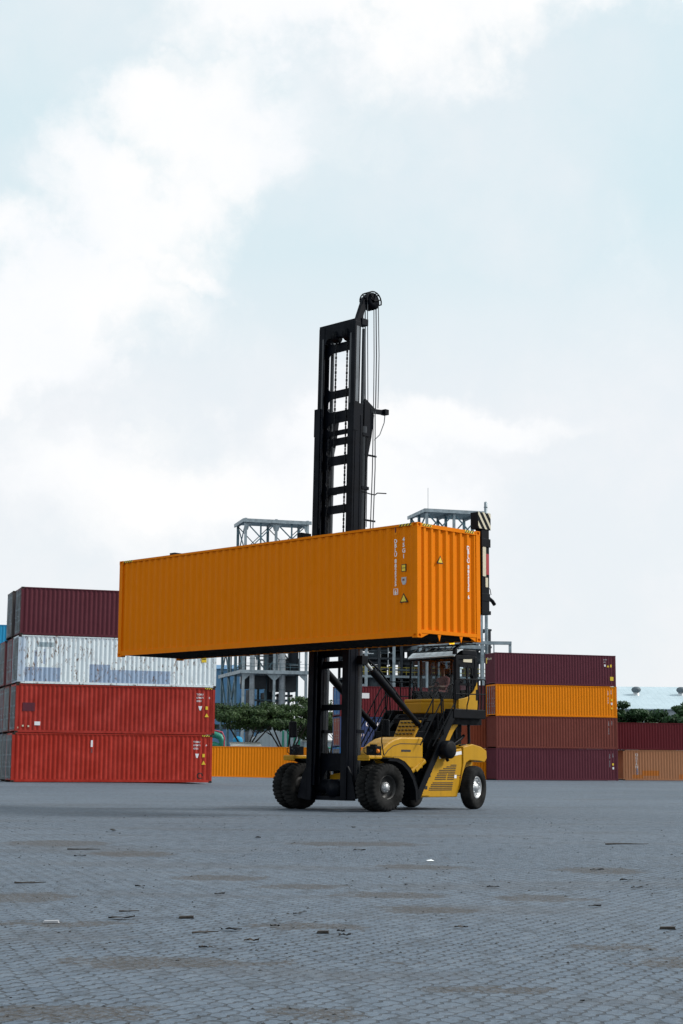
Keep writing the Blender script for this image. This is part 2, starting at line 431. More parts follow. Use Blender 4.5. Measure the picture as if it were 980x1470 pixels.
    for (px, py, sx, sy) in P:
        s1 = k.new('ShaderNodeVectorMath', operation='SUBTRACT'); k.L(wv.outputs[0], s1.inputs[0]); s1.inputs[1].default_value = (px, py, 0)
        s2 = k.new('ShaderNodeVectorMath', operation='MULTIPLY'); k.L(s1.outputs[0], s2.inputs[0]); s2.inputs[1].default_value = (1/sx, 1/sy, 0)
        s3 = k.new('ShaderNodeVectorMath', operation='LENGTH'); k.L(s2.outputs[0], s3.inputs[0])
        q = k.ramp(s3.outputs['Value'], 1.5, .35); dm = q if dm is None else k.math('MAXIMUM', dm, q)
    rag = k.noise(v, 4.5, 9, .8)
    dm = k.ramp(k.math('ADD', dm, k.math('MULTIPLY', k.math('SUBTRACT', rag, .5), 2.6)), .42, .62)
    grain = k.noise(v, 30, 5, .75)
    dfac = k.math('MULTIPLY', dm, k.ramp(grain, .40, .56, .1, 1.))
    c = k.mix(k.math('MULTIPLY', dfac, .92), c, k.mix(grain, (.024,.02,.017), (.09,.075,.063)))
    k.L(c, k.b.inputs['Base Color'])
    k.L(k.ramp(n5, .3, .7, .62, .85), k.b.inputs['Roughness']); k.b.inputs['Specular IOR Level'].default_value = .3
    hb = k.math('ADD', k.math('MULTIPLY', br.outputs['Fac'], -.6), k.math('MULTIPLY', k.noise(v, 45, 4, .7), .6))
    k.bump(hb, .8, .018)
    mb = MB(); mb.add(vs, fs)
    o = mb.build('ground', k.m); tag(o, 'grey concrete block paving of the container yard', kind='structure')
make_ground()

# ------------------------------------------------------------------ containers
W = 2.438
PITCHX = .278
def corr(t, dep):
    t = t % PITCHX
    if t < .072: return 0.
    if t < .140: return dep*(t - .072)/.068
    if t < .210: return dep
    return dep*(1 - (t - .210)/.068)
def corr_sheet(L0, L1, z0, z1, dep):
    """verts (t, offset, z) of one corrugated sheet with rounded-in top and bottom"""
    ts = [L0]; t = math.ceil(L0/PITCHX)*PITCHX - PITCHX
    while t < L1:
        for q in (0, .072, .140, .210):
            if L0 + .04 < t + q < L1 - .04: ts.append(t + q)
        t += PITCHX
    ts.append(L1)
    return [(q, corr(q, dep), z) for z in (z0, z1) for q in ts], [(i, i+1, len(ts)+i+1, len(ts)+i) for i in range(len(ts)-1)]
MESH = {}
def side_mesh(L, H, back):
    key = ('side', L, H, back)
    if key not in MESH:
        vs, fs = corr_sheet(.15, L - .15, .165, H - .062, .036)
        mb = MB()
        mb.add([(x, W - .022 - o if back else .022 + o, z) for x, o, z in vs], fs)
        MESH[key] = mb.mesh('side_panel')
    return MESH[key]
def end_mesh(L, H, left):
    key = ('end', L, H, left)
    if key not in MESH:
        vs, fs = corr_sheet(.15, W - .15, .20, H - .1, .058)
        mb = MB(); mb.add([(.022 + o if left else L - .022 - o, y, z) for y, o, z in vs], fs)
        MESH[key] = mb.mesh('end_panel')
    return MESH[key]
def frame_mesh(L, H, doors, tunnel):
    key = ('frame', L, H, doors, tunnel)
    if key not in MESH:
        mb = MB()
        for x in (.004, L - .154):
            for y in (.004, W - .154): mb.box(x, x + .15, y, y + .15, .118, H - .118)
        for y0, y1 in ((.006, .066), (W - .066, W - .006)): mb.box(.154, L - .154, y0, y1, H - .066, H - .006)
        for y0, y1 in ((.012, .07), (W - .07, W - .012)):
            mb.box(.154, L - .154, y0, y1, .03, .172)
            mb.box(.154, L - .154, y0 - (.008 if y0 < 1 else -.05), y0 + (.0 if y0 < 1 else .066), .03, .045)
        for x0, x1, isd in ((.008, .10, doors == 'left'), (L - .10, L - .008, doors == 'right')):
            mb.box(x0, x1, .154, W - .154, H - .11 if not isd else H - .15, H - .012)
            mb.box(x0, x1, .154, W - .154, .115, .205)
        if tunnel:   # gusset plates and guide teeth round the gooseneck recess
            for x in (L - .02,):
                mb.prism([(.178,.115),(.46,.115),(.178,-.0)], x - .02, x, 'X')
                mb.prism([(W-.178,.115),(W-.46,.115),(W-.178,-.0)], x - .02, x, 'X')
                for y in (.78, W - .82): mb.prism([(y,.115),(y+.13,.115),(y+.07,-.06)], x - .02, x, 'X')
        MESH[key] = mb.mesh('frame')
    return MESH[key]
def casting_mesh():
    if 'cast' not in MESH:
        mb = MB(); a, b, c = .178, .162, .118
        def face(o, u, v, lu, lv, hw, hh, n):
            o = Vector(o); u = Vector(u); v = Vector(v); n = Vector(n)
            outer = [o, o + u*lu, o + u*lu + v*lv, o + v*lv]; ce = o + u*lu/2 + v*lv/2
            ring = []
            for i in range(12):
                t = 2*PI*i/12 + PI/12
                ring.append(ce + u*hw*max(-1, min(1, 1.25*math.cos(t))) + v*hh*max(-1, min(1, 1.25*math.sin(t))))
            deep = [p - n*.03 for p in ring]
            vs = outer + ring + deep; fs = []
            # ring quads: corner k joins ring verts of its quadrant
            q = [[6,7,8],[9,10,11],[0,1,2],[3,4,5]]
            for kx in range(4):
                for i in range(2): fs.append((kx, 4 + q[kx][i], 4 + q[kx][i+1]))
                nx = (kx + 1) % 4
                fs.append((kx, 4 + q[kx][2], 4 + q[nx][0], nx))
            for i in range(12):
                j = (i + 1) % 12; fs.append((4+i, 4+j, 16+j, 16+i))
            fs.append(tuple(range(16, 28)))
            mb.add(vs, fs)
        face((0,0,0),(1,0,0),(0,0,1),a,c,.05,.033,(0,-1,0)); face((a,b,0),(-1,0,0),(0,0,1),a,c,.05,.033,(0,1,0))
        face((a,0,0),(0,1,0),(0,0,1),b,c,.045,.033,(1,0,0)); face((0,b,0),(0,-1,0),(0,0,1),b,c,.045,.033,(-1,0,0))
        face((0,0,c),(1,0,0),(0,1,0),a,b,.06,.033,(0,0,1)); face((0,b,0),(1,0,0),(0,-1,0),a,b,.06,.033,(0,0,-1))
        MESH['cast'] = mb.mesh('corner_casting')
    return MESH['cast']
def roof_mesh(L, H):
    key = ('roof', L, H)
    if key not in MESH:
        mb = MB(); mb.box(.1, L - .1, .066, W - .066, H - .03, H - .014); MESH[key] = mb.mesh('roof_panel')
    return MESH[key]
def floor_mesh(L, H):
    key = ('floor', L, H)
    if key not in MESH:
        mb = MB(); mb.box(.1, L - .1, .07, W - .07, .15, .175)
        n = int(L/.3)
        for i in range(n):
            x = .3 + i*(L - .6)/(n - 1); mb.box(x - .025, x + .025, .07, W - .07, .04, .15)
        MESH[key] = mb.mesh('floor')
    return MESH[key]
def door_meshes(L, H, left, half):
    key = ('door', L, H, left, half)
    if key not in MESH:
        a, b = (.156, W/2 - .006) if half == 0 else (W/2 + .006, W - .156)
        X0, X1 = (.03, .075) if left else (L - .075, L - .03)
        mb = MB(); mb.box(X0, X1, a, b, .21, H - .155)
        face = X0 if left else X1; s = -1 if left else 1
        n = 4
        for i in range(n):      # pressed horizontal panels
            z0 = .3 + i*(H - .55)/n; z1 = z0 + (H - .55)/n - .1
            mb.box(min(face, face + s*.012), max(face, face + s*.012), a + .09, b - .09, z0, z1)
        bars = []
        for q in (.27, .73):
            y = a + (b - a)*q; xx = face + s*.05
            bb = MB(); bb.tube([(xx, y, .14), (xx, y, H - .1)], .02, 8)
            for z in (.3, .9, 1.6, H - .4): bb.box(min(face, xx), max(face, xx) + .002, y - .04, y + .04, z - .05, z + .05)
            bb.box(xx - .012, xx + .012, y, y + .3, 1.08 + .12*q, 1.11 + .12*q)
            bars.append(bb.mesh('locking_bar'))
        MESH[key] = (mb.mesh('door'), bars)
    return MESH[key]

def front_pt(x, z, lift=.006): return (x, .022 + corr(x, .036) - lift, z)
def marking(parent, body, x, z, size, mat, side='front', L=12.192, spacing=1., align='LEFT', follow=True, label=None):
    vs, fs = text_geo(body, size, spacing, align)
    out = []
    for (a, b, _) in vs:
        if side == 'front': out.append(front_pt(x + a, z + b) if follow else (x + a, -.004, z + b))
        elif side == 'right': out.append((L - .022 - (corr(x + a, .058) if follow else 0) + .006, x + a, z + b))
        else: out.append((.022 + (corr(x - a, .058) if follow else 0) - .006, x - a, z + b))
    mb = MB(); mb.add(out, fs); o = link('marking', mb_mesh_raw(mb, 'marking'), mat, parent)
    if label: o['label'] = label
    return o
def mb_mesh_raw(mb, name):
    me = bpy.data.meshes.new(name); me.from_pydata(mb.v, [], mb.f); me.update(); return me
def decal(parent, pts, mat, name='sticker', side='front', L=12.192, lift=.007):
    """flat sticker outline on a wall, laid over the ribs"""
    out = []
    if side == 'front': out = [(x, .022 - lift, z) for x, z in pts]; back = [(x, .024 - lift + .03, z) for x, z in pts]
    elif side == 'right': out = [(L - .022 + lift, y, z) for y, z in pts]; back = [(L - .05 + lift, y, z) for y, z in pts]
    else: out = [(.022 - lift, y, z) for y, z in pts]; back = [(.05 - lift, y, z) for y, z in pts]
    n = len(out); mb = MB()
    mb.add(out + back, [tuple(range(n)), tuple(range(n, 2*n))[::-1]] + [(i, (i+1) % n, n + (i+1) % n, n + i) for i in range(n)])
    return mb.build(name, mat, parent)
def tri(x, z, s): return [(x - s/2, z), (x + s/2, z), (x, z + s*.9)]
def rect(x, z, a, b): return [(x, z), (x + a, z), (x + a, z + b), (x, z + b)]

def container(label, mat, loc, rz, L=12.192, H=2.896, doors=None, cast=None, tunnel=False, group=None, fmat=None, end_mat=None, minimal=False):
    r = empty('shipping_container', loc, rz, label, 'container', group)
    cast = cast or mat; fmat = fmat or mat
    link('frame', frame_mesh(L, H, doors, tunnel), fmat, r)
    link('side_panel', side_mesh(L, H, False), mat, r)
    link('side_panel', side_mesh(L, H, True), mat, r)
    for left in (True, False):
        if doors == ('left' if left else 'right'):
            for half in (0, 1):
                d, bars = door_meshes(L, H, left, half)
                do = link('door', d, end_mat or mat, r)
                for b in bars: link('locking_bar', b, M['galv'], do)
        else:
            link('end_panel', end_mesh(L, H, left), (end_mat if left and end_mat else mat), r)
    link('roof', roof_mesh(L, H), mat, r)
    link('floor', floor_mesh(L, H), M['under'], r)
    for x in (0, L - .178):
        for y in (0, W - .162):
            for z in (0, H - .118):
                c = link('corner_casting', casting_mesh(), cast, r); c.location = (x, y, z)
    return r
def hazard(parent, x0, x1, z0, z1, side='front', L=12.192, n=4):
    y = .002
    mb = MB(); mk = MB(); step = (x1 - x0)/n
    def put(m, pts, lift):
        n = len(pts)
        if side == 'front': a = [(x, y - lift, z) for x, z in pts]; b = [(x, y + .004, z) for x, z in pts]
        else: a = [(L - y + lift, x, z) for x, z in pts]; b = [(L - y - .01, x, z) for x, z in pts]
        m.add(a + b, [tuple(range(n)), tuple(range(n, 2*n))[::-1]] + [(i, (i+1) % n, n + (i+1) % n, n + i) for i in range(n)])
    put(mb, [(x0, z0), (x1, z0), (x1, z1), (x0, z1)], .001)
    base = mb.build('hazard_strip', M['yellow_mark'], parent)
    for i in range(n):
        a = x0 + i*step; sl = (z1 - z0)*.9
        put(mk, [(a, z0), (a + step*.45, z0), (min(x1, a + step*.45 + sl), z1), (min(x1, a + sl), z1)], .003)
    mk.build('stripe', M['black_mark'], base)

# ---- the raised orange container
VC = Vector((-.069, 47.55, 0)); VR = R(-45)
ex = Vector((math.cos(VR), math.sin(VR), 0)); ey = Vector((-math.sin(VR), math.cos(VR), 0))
def VW(x, y, z): return VC + ex*x + ey*y + Vector((0,0,z))
hero = container('new bright orange container hoisted in the air by the lift truck', M['hero'], VW(6.46 - 12.192, -3.66, 4.44), VR, tunnel=True)
hero.rotation_euler = (R(.25), R(-.0), VR)
L0, H0 = 12.192, 2.896
hazard(hero, L0 - .62, L0 - .2, H0 - .066, H0 - .006); hazard(hero, .2, .62, H0 - .066, H0 - .006)
hazard(hero, .2, .55, H0 - .08, H0 - .014, 'right'); hazard(hero, W - .6, W - .25, H0 - .08, H0 - .014, 'right')
bx = math.floor((L0 - .7)/PITCHX)*PITCHX + .036
marking(hero, '\n'.join('DBLU'), bx, H0 - .47, .14, M['white_mark'], spacing=.82, align='CENTER')
marking(hero, '\n'.join('882535'), bx, H0 - .98, .14, M['white_mark'], spacing=.84, align='CENTER')
marking(hero, '6', bx, H0 - 1.77, .14, M['white_mark'], align='CENTER')
for q in (rect(bx - .07, H0 - 1.79, .14, .012), rect(bx - .07, H0 - 1.645, .14, .012), rect(bx - .07, H0 - 1.79, .012, .16), rect(bx + .058, H0 - 1.79, .012, .16)):
    decal(hero, q, M['white_mark'], 'check_box')
bx2 = bx + PITCHX
marking(hero, '\n'.join('45G1'), bx2, H0 - .45, .15, M['white_mark'], spacing=.95, align='CENTER')
p = decal(hero, rect(bx2 - .075, H0 - 1.22, .15, .19), M['black_mark'], 'sticker'); decal(p, rect(bx2 - .058, H0 - 1.205, .116, .07), M['yellow_mark'], 'sticker', lift=.01); decal(p, rect(bx2 - .058, H0 - 1.12, .116, .07), M['yellow_mark'], 'sticker', lift=.01)
p = decal(hero, [(bx2 - .075, H0 - 1.36), (bx2 - .075, H0 - 1.46), (bx2 - .03, H0 - 1.55), (bx2 + .05, H0 - 1.55), (bx2 + .075, H0 - 1.48), (bx2 + .075, H0 - 1.36)][::-1], M['grey_mark'], 'sticker')
decal(p, rect(bx2 - .04, H0 - 1.45, .07, .05), M['pink'], 'sticker', lift=.01)
p = decal(hero, tri(bx2, H0 - 2.0, .27), M['black_mark'], 'warning_triangle'); decal(p, tri(bx2, H0 - 1.975, .19), M['yellow_mark'], 'triangle_face', lift=.01)
decal(hero, rect(bx - .05, H0 - .26, .1, .09), M['orange'], 'lashing_plate')
decal(hero, rect(bx - .02, H0 - .2, .04, .13), M['brown'], 'lashing_plate', lift=.012)
# end wall
by = PITCHX*7 + .036
marking(hero, '\n'.join('DBLU'), by, H0 - .52, .14, M['white_mark'], 'right', spacing=.82, align='CENTER')
marking(hero, '\n'.join('882535'), by, H0 - 1.02, .14, M['white_mark'], 'right', spacing=.84, align='CENTER')
marking(hero, '6', by, H0 - 1.8, .14, M['white_mark'], 'right', align='CENTER')
p = decal(hero, tri(PITCHX*3 + .05, H0 - .98, .23), M['black_mark'], 'warning_triangle', 'right'); decal(p, tri(PITCHX*3 + .05, H0 - .955, .16), M['yellow_mark'], 'triangle_face', 'right', lift=.01)

# ---- left stack
def at_stack(o, yaw, dx, dy, dz): return (o[0] + math.cos(yaw)*dx - math.sin(yaw)*dy, o[1] + math.sin(yaw)*dx + math.cos(yaw)*dy, o[2] + dz)
LS = (-19.24, 97.11, .125); LY = .3325; HC = 2.896
def red_marks(c, tx):
    marking(c, 'TCNU', tx, 2.42, .15, M['white_mark']); marking(c, '670671', tx, 2.22, .15, M['white_mark']); marking(c, '0', tx + .78, 2.22, .15, M['white_mark'])
    marking(c, '45G1', tx, 2.02, .15, M['white_mark'])
    decal(c, [(tx + .12, 1.76), (tx + .36, 1.76), (tx + .28, 1.5), (tx + .2, 1.5)][::-1], M['white_mark'])
    decal(c, rect(tx + .58, 1.55, .15, .2), M['yellow_mark']); p = decal(c, tri(tx + .66, 1.1, .26), M['yellow_mark'], 'warning_triangle')
    hazard(c, L0 - .65, L0 - .2, H0 - .1, H0 - .006, n=3)
c = container('faded red container on the ground at the foot of the white one\'s stack', M['red'], at_stack(LS, LY, -.12, 0, 0), LY, doors='left', cast=M['casting'], end_mat=M['grey_dark'])
red_marks(c, 11.0)
ring = MB()
for i in range(14):
    a0, a1 = 2*PI*i/16, 2*PI*(i+1)/16
    cx, cz = 11.45, .42
    ring.add([front_pt(cx + .2*math.cos(a0), cz + .2*math.sin(a0)), front_pt(cx + .2*math.cos(a1), cz + .2*math.sin(a1)), front_pt(cx + .13*math.cos(a1), cz + .13*math.sin(a1)), front_pt(cx + .13*math.cos(a0), cz + .13*math.sin(a0))], [(0,1,2,3)])
link('ring_mark', mb_mesh_raw(ring, 'ring_mark'), M['black_mark'], c)
decal(c, rect(4.68, 2.1, .12, .4), M['white_mark'], 'paint_patch'); decal(c, rect(4.7, 1.75, .1, .25), M['pink'], 'paint_patch')
c = container('faded red container with white placard, second up, below the rusty white one', M['red_tone'], at_stack(LS, LY, .0, 0, HC), LY, doors='left', cast=M['casting'], end_mat=M['grey_dark'])
red_marks(c, 11.02)
decal(c, rect(.42, 1.28, .72, .5), M['maroon_dark'], 'paint_patch'); decal(c, rect(1.15, .45, .34, .22), M['white_mark'], 'placard')
for x, z in ((.1,.25), (.42,.36), (.75,.34)): decal(c, rect(x, z, .1, .1), M['cream_mark'], 'sticker')
c = container('white container streaked with rust and patched in grey blue', M['white'], at_stack(LS, LY, .04, 0, HC*2), LY, doors='left', cast=M['casting'], end_mat=M['grey'], fmat=M['white'])
p = decal(c, rect(11.25, 1.55, .3, .4), M['yellow_mark'], 'placard'); decal(p, rect(11.28, 1.73, .24, .05), M['black_mark'], 'sticker', lift=.012)
c = container('dull maroon container on top of the stack with the rusty white one', M['maroon'], at_stack(LS, LY, .1, .02, HC*3), LY, doors='left', cast=M['casting'], end_mat=M['grey_dark'])
# the rows behind, of which only the door ends show
ends = [('grey_dark', 'brown', 'pink', 'grey_dark'), ('grey', 'grey', 'pink', None)]
words = [['dark grey door end at ground level right behind the bottom red container', 'weathered brown container right behind the red one with white placard', 'faded maroon container right behind the rusty white one', 'dark grey door end right behind the topmost dull maroon container'],
         ['grey door end in the rearmost row, on the ground, left of the reds', 'grey door end in the rearmost row, second from the ground', 'pinkish grey door end in the rearmost row, topmost of its three']]
for row in (0, 1):
    for lev in range(4 - row):
        container(words[row][lev], M[ends[row][lev]], at_stack(LS, LY, random.uniform(-.05,.12), (row+1)*2.72, HC*lev), LY, doors='left', cast=M['casting'], end_mat=M[['grey_dark','grey','pink','grey'][(row + lev) % 4]], group='door ends behind the left stack')

# ---- blue stack beyond, at the picture's edge
BY = .3; BS = (-40.6, 148.0, 0)
z = 0
for mat, h, lab in (('blue', HC, 'blue container on the ground in the stack at the far left edge'), ('blue', HC, 'blue container under the maroon one in the far left stack'), ('maroon', HC, 'maroon container between blue ones in the far left stack'),
                    ('blue', 2.591, 'mid blue container just below the light blue one'), ('light_blue', 2.591, 'light blue container topmost of the far left stack')):
    container(lab, M[mat], (BS[0], BS[1], z), BY, H=h); z += h + .004

# ---- right stack
RS = (14.25, 149.4, 0); RY = .30
def vert_marks(c, x, z, a='TGBU', b='512367', m=None, s=.13):
    m = m or M['white_mark']
    marking(c, '\n'.join(a), x, z, s, m, spacing=.8, align='CENTER'); marking(c, '\n'.join(b), x, z - 4.6*s, s, m, spacing=.8, align='CENTER')
    marking(c, '\n'.join('45G1'), x + .32, z + .05, s, m, spacing=.8, align='CENTER')
c = container('dark maroon container at the bottom of the four high right stack', M['maroon_dark'], at_stack(RS, RY, .0, 0, 0), RY)
vert_marks(c, 11.36, 2.35, m=M['grey_mark']); decal(c, rect(11.6, 1.4, .16, .2), M['yellow_mark']); decal(c, rect(11.62, 1.05, .16, .2), M['white_mark'])
c = container('red brown container under the orange one in the right stack', M['brown'], at_stack(RS, RY, .02, 0, HC), RY)
vert_marks(c, 11.3, 2.45, m=M['grey_mark'])
c = container('orange container with barred doors, third up in the right stack', M['orange'], at_stack(RS, RY, .0, 0, HC*2), RY, doors='left', end_mat=M['rust_brown'])
vert_marks(c, 11.3, 2.4); decal(c, rect(11.58, 1.55, .16, .2), M['yellow_mark']); decal(c, rect(11.58, 1.2, .16, .2), M['white_mark']); decal(c, tri(11.66, .8, .24), M['yellow_mark'], 'warning_triangle')
hazard(c, L0 - .6, L0 - .2, H0 - .075, H0 - .004, n=3)
c = container('maroon container crowning the four high right stack', M['maroon_dark'], at_stack(RS, RY, -.06, 0, HC*3), RY)
marking(c, 'CAIU', 10.95, 2.45, .15, M['grey_mark']); marking(c, '832', 10.95, 2.22, .15, M['grey_mark']); decal(c, rect(11.0, 1.85, .17, .2), M['white_mark'])
decal(c, tri(11.4, 1.8, .25), M['yellow_mark'], 'warning_triangle'); decal(c, rect(11.62, 1.8, .16, .25), M['yellow_mark']); decal(c, rect(11.6, .55, .34, .36), M['yellow_mark'], 'placard')
marking(c, 'Beacon', 1.95, 2.3, .32, M['cream_mark'], 'left'); decal(c, rect(2.02, 1.98, .2, .5), M['yellow_mark'], side='left')
row_b = (('orange', 'orange container on the ground behind the right stack, past the truck'), ('rust_brown', 'rust brown container above the orange one behind the right stack'), ('pink', 'faded maroon container, third up, behind the right stack'))
for lev, (mat, lab) in enumerate(row_b):
    container(lab, M[mat], at_stack(RS, RY, -1.9, 2.8, HC*lev), RY, doors=None)

# ---- far right pair
c = container('tan container with patches of orange rust and white vertical lettering', M['tan'], (27.1, 157.2, 0), .17, cast=M['casting'])
for i, ch in enumerate('OCEAN'): marking(c, ch, 1.36, 2.32 - i*.29, .34, M['white_mark'], align='CENTER')
for i, ch in enumerate('BOX'): marking(c, ch, 1.4, .95 - i*.2, .24, M['blue_mark'], align='CENTER')
container('dark red container stacked on the tan one', M['crimson'], (26.0, 157.0, 2.9), .17, H=2.591, cast=M['casting'])

# ---- behind the truck
c = container('orange container lying alone on the ground in front of the trees', M['orange'], (-13.0, 152.6, 0), .28)
MY = .30; MS = (.02, 155.0, 0)
container('blue container on the ground beneath the barred orange doors', M['blue'], at_stack(MS, MY, 0, 0, 0), MY, doors='left', end_mat=M['grey'])
container('orange container on the ground in front of the navy one\'s stack', M['orange'], at_stack(MS, MY, .75, -2.7, 0), MY)
c = container('long navy container with white logo behind the lift truck', M['navy'], at_stack(MS, MY, 0, 0, HC), MY, L=13.716, doors='left', end_mat=M['rust_brown'])
marking(c, 'CRUCYR', 2.55, 2.0, .62, M['white_mark'])
lg = MB()
for i in range(5):
    a = 2.2 + i*.75; lx, lz = 2.1 + .32*math.cos(a), 1.55 + .42*math.sin(a)
    lg.add([front_pt(lx - .16, lz - .1), front_pt(lx + .1, lz - .14), front_pt(lx + .18, lz + .08), front_pt(lx - .08, lz + .16)], [(0,1,2,3)])
link('logo', mb_mesh_raw(lg, 'logo'), M['white_mark'], c)
for z in (2.2, 1.75, 1.3, .85): decal(c, rect(13.02, z, .2, .24), M['yellow_mark'] if z in (1.75, .85) else M['white_mark'], L=13.716)
c = container('dark red container with white label stacked on the long navy one', M['crimson'], at_stack(MS, MY, 0, 0, HC*2), MY, L=13.716, doors='left', end_mat=M['blue'])
decal(c, rect(1.95, 1.75, .95, .5), M['white_mark'], 'placard')

# ------------------------------------------------------------------ the lift truck (local frame: +X its left, +Y backwards, Z up)
T = empty('container_lift_truck', VC, VR, 'yellow and black mast truck holding up the orange container', 'lift truck')
TILT = Matrix.Translation((0, 0, .6)) @ Matrix.Rotation(-R(1.15), 4, 'X') @ Matrix.Translation((0, 0, -.6))
def rrect(y0, y1, z0, z1, r, corners=(1,1,1,1), n=4):
    out = []
    for (cy, cz, a0, on) in ((y1-r, z1-r, 0, corners[0]), (y0+r, z1-r, 90, corners[1]), (y0+r, z0+r, 180, corners[2]), (y1-r, z0+r, 270, corners[3])):
        if on:
            for i in range(n+1):
                a = R(a0 + 90*i/n); out.append((cy + r*math.cos(a), cz + r*math.sin(a)))
        else:
            sy = 1 if a0 in (0, 270) else -1; sz = 1 if a0 in (0, 90) else -1
            out.append((cy + sy*r, cz + sz*r))
    return out

# --- mast
def mast_obj(name, mb, mat='mast', bevel=.006): return mb.build(name, M[mat], T, bevel)
for s in (-1, 1):
    mb = MB(TILT)
    def bx(x0, x1, *a): mb.box(min(s*x0, s*x1), max(s*x0, s*x1), *a)
    bx(.78, .825, -.47, -.07, .28, 11.85); bx(.60, .78, -.47, -.43, .28, 11.85); bx(.60, .78, -.11, -.07, .28, 11.85)
    bx(.825, .838, -.48, -.3, 11.0, 11.85)
    bx(.825, .838, -.40, -.36, .4, 11.0); bx(.825, .838, -.18, -.15, .4, 11.5)
    mast_obj('outer_mast_rail', mb)
for s in (-1, 1):
    mb = MB(TILT)
    def bx(x0, x1, *a): mb.box(min(s*x0, s*x1), max(s*x0, s*x1), *a)
    bx(.70, .77, -.42, -.18, .7, 14.35); bx(.53, .70, -.42, -.38, .7, 14.35); bx(.53, .70, -.22, -.18, .7, 14.35)
    imr = mast_obj('inner_mast_rail', mb)
    mb = MB(TILT); bx(.7705, .774, -.36, -.24, 11.9, 14.2); mb.build('track_and_highlight_strip', M['worn'], imr)
    mb = MB(TILT); bx(.56, .62, -.423, -.4205, 8.2, 14.0); mb.build('track_and_highlight_strip', M['cyl'], imr)  # lighter, glossier strip that paints a highlight along the front flange
# crossmembers of the inner mast (plates behind the rails with rounded windows between them)
spans = [(13.98, 14.42), (13.55, 13.83), (12.13, 12.37), (11.38, 11.72), (10.99, 11.14), (10.68, 10.9), (10.08, 10.36), (9.2, 9.42), (8.62, 8.87), (7.2, 7.45), (5.2, 5.5)]
for i, (a, b) in enumerate(spans):
    mb = MB(TILT); r = .16 if i < 8 else .05
    poly = [(-.64, a - r), (-.64, b + r)]
    if i == 0: poly = [(-.765, a - r), (-.765, b)]
    # fillets into the rails
    n = 5
    if i == 0: poly += [(.765, b), (.765, a - r)]
    else:
        for k_ in range(n+1):
            t = R(90*k_/n); poly.append((-.5 + r*(1 - math.cos(t)), b + r*(1 - math.sin(t))))
        for k_ in range(n+1):
            t = R(90 - 90*k_/n); poly.append((.5 - r*(1 - math.cos(t)), b + r*(1 - math.sin(t))))
        poly += [(.64, b + r), (.64, a - r)]
    for k_ in range(n+1):
        t = R(90*k_/n); poly.append((.5 - r*(1 - math.cos(t)), a - r*(1 - math.sin(t))))
    for k_ in range(n+1):
        t = R(90 - 90*k_/n); poly.append((-.5 + r*(1 - math.cos(t)), a - r*(1 - math.sin(t))))
    y0, y1 = (-.41, -.19) if i == 0 else (-.262, -.224)
    mb.prism(poly, y0, y1, 'Y'); mb.build('mast_crossmember', M['mast'], T)
# outer mast crossmembers low down and the big foot plate
for (a, b, y0, y1) in ((4.4, 4.75, -.105, -.06), (4.07, 4.28, -.105, -.06), (2.85, 3.02, -.105, -.06)):
    mb = MB(TILT); mb.box(-.76, .76, y0, y1, a, b); mast_obj('mast_crossmember', mb)
mb = MB(TILT)
foot = [(-.765, .3), (-.62, .3), (-.55, .42), (-.5, .95), (-.4, 1.12), (.4, 1.12), (.5, .95), (.55, .42), (.62, .3), (.765, .3), (.765, 1.62), (-.765, 1.62)]
mb.prism(foot, -.105, -.05, 'Y'); mb.box(-.56, .56, -.3, -.1, .28, .40); mast_obj('mast_foot_plate', mb)
for s in (-1, 1):
    mb = MB(TILT); mb.box(s*.92 - .08, s*.92 + .08, -.4, .35, .34, .8); mast_obj('mast_pivot', mb)
    mb = MB(TILT); mb.prism([(s*.84,.28),(s*1.2,.34),(s*1.0,1.0),(s*.84,1.25)], -.44, -.38, 'Y'); mast_obj('mast_gusset', mb)
# lift cylinders behind each rail
for s in (-1, 1):
    mb = MB(TILT); mb.tube([(s*.68, .08, .7), (s*.68, .08, 11.2)], .125, 14); lc = mast_obj('lift_cylinder', mb, 'cyl', bevel=0)
    mb = MB(TILT); mb.tube([(s*.66, .06, 11.2), (s*.66, .06, 14.2)], .06, 12); mb.build('lift_rod', M['hose'], lc)
    for z in (2.2, 4.6, 7.2, 9.3, 10.9):
        mb = MB(TILT); mb.box(min(s*.5, s*.84), max(s*.5, s*.84), -.07, .22, z, z + .09); mb.build('cylinder_bracket', M['mast'], lc)
# crosshead brackets high at the rear, where the hoses cross over
mb = MB(TILT)
for s in (-1, 1):
    mb.prism([(.04, 11.95), (.36, 11.86), (.46, 11.6), (.36, 10.9), (.2, 10.2), (.04, 10.0)], s*.74 - .03, s*.74 + .03, 'X')
mb.box(-.76, .76, .25, .34, 11.55, 11.72); mb.bar((.74, .3, 11.72), (.74, .98, 11.78), .08, .14); mb.bar((.74, .05, 12.0), (.74, .5, 11.75), .05, .12)
mb.box(.66, .86, .84, 1.0, 11.7, 11.86)
mast_obj('crosshead', mb)
mb = MB(TILT)
for z in (10.35, 8.4): mb.bar((.78, .04, z), (.78, .56, z + .01), .04, .05)
mb.tube([(.8, -.3, 9.25), (.8, .3, 9.2), (.8, .52, 9.2), (.8, .62, 9.27), (.8, 1.0, 9.31)], .018, 6)
mast_obj('hose_guide', mb, bevel=0)
mb = MB(TILT); mb.tube([(.8, .1, 7.6), (.8, .1, 11.0)], .03, 8); mb.tube([(.8, -.16, 7.6), (.8, -.16, 11.5)], .025, 8); mast_obj('mast_pipe', mb, 'black', 0)
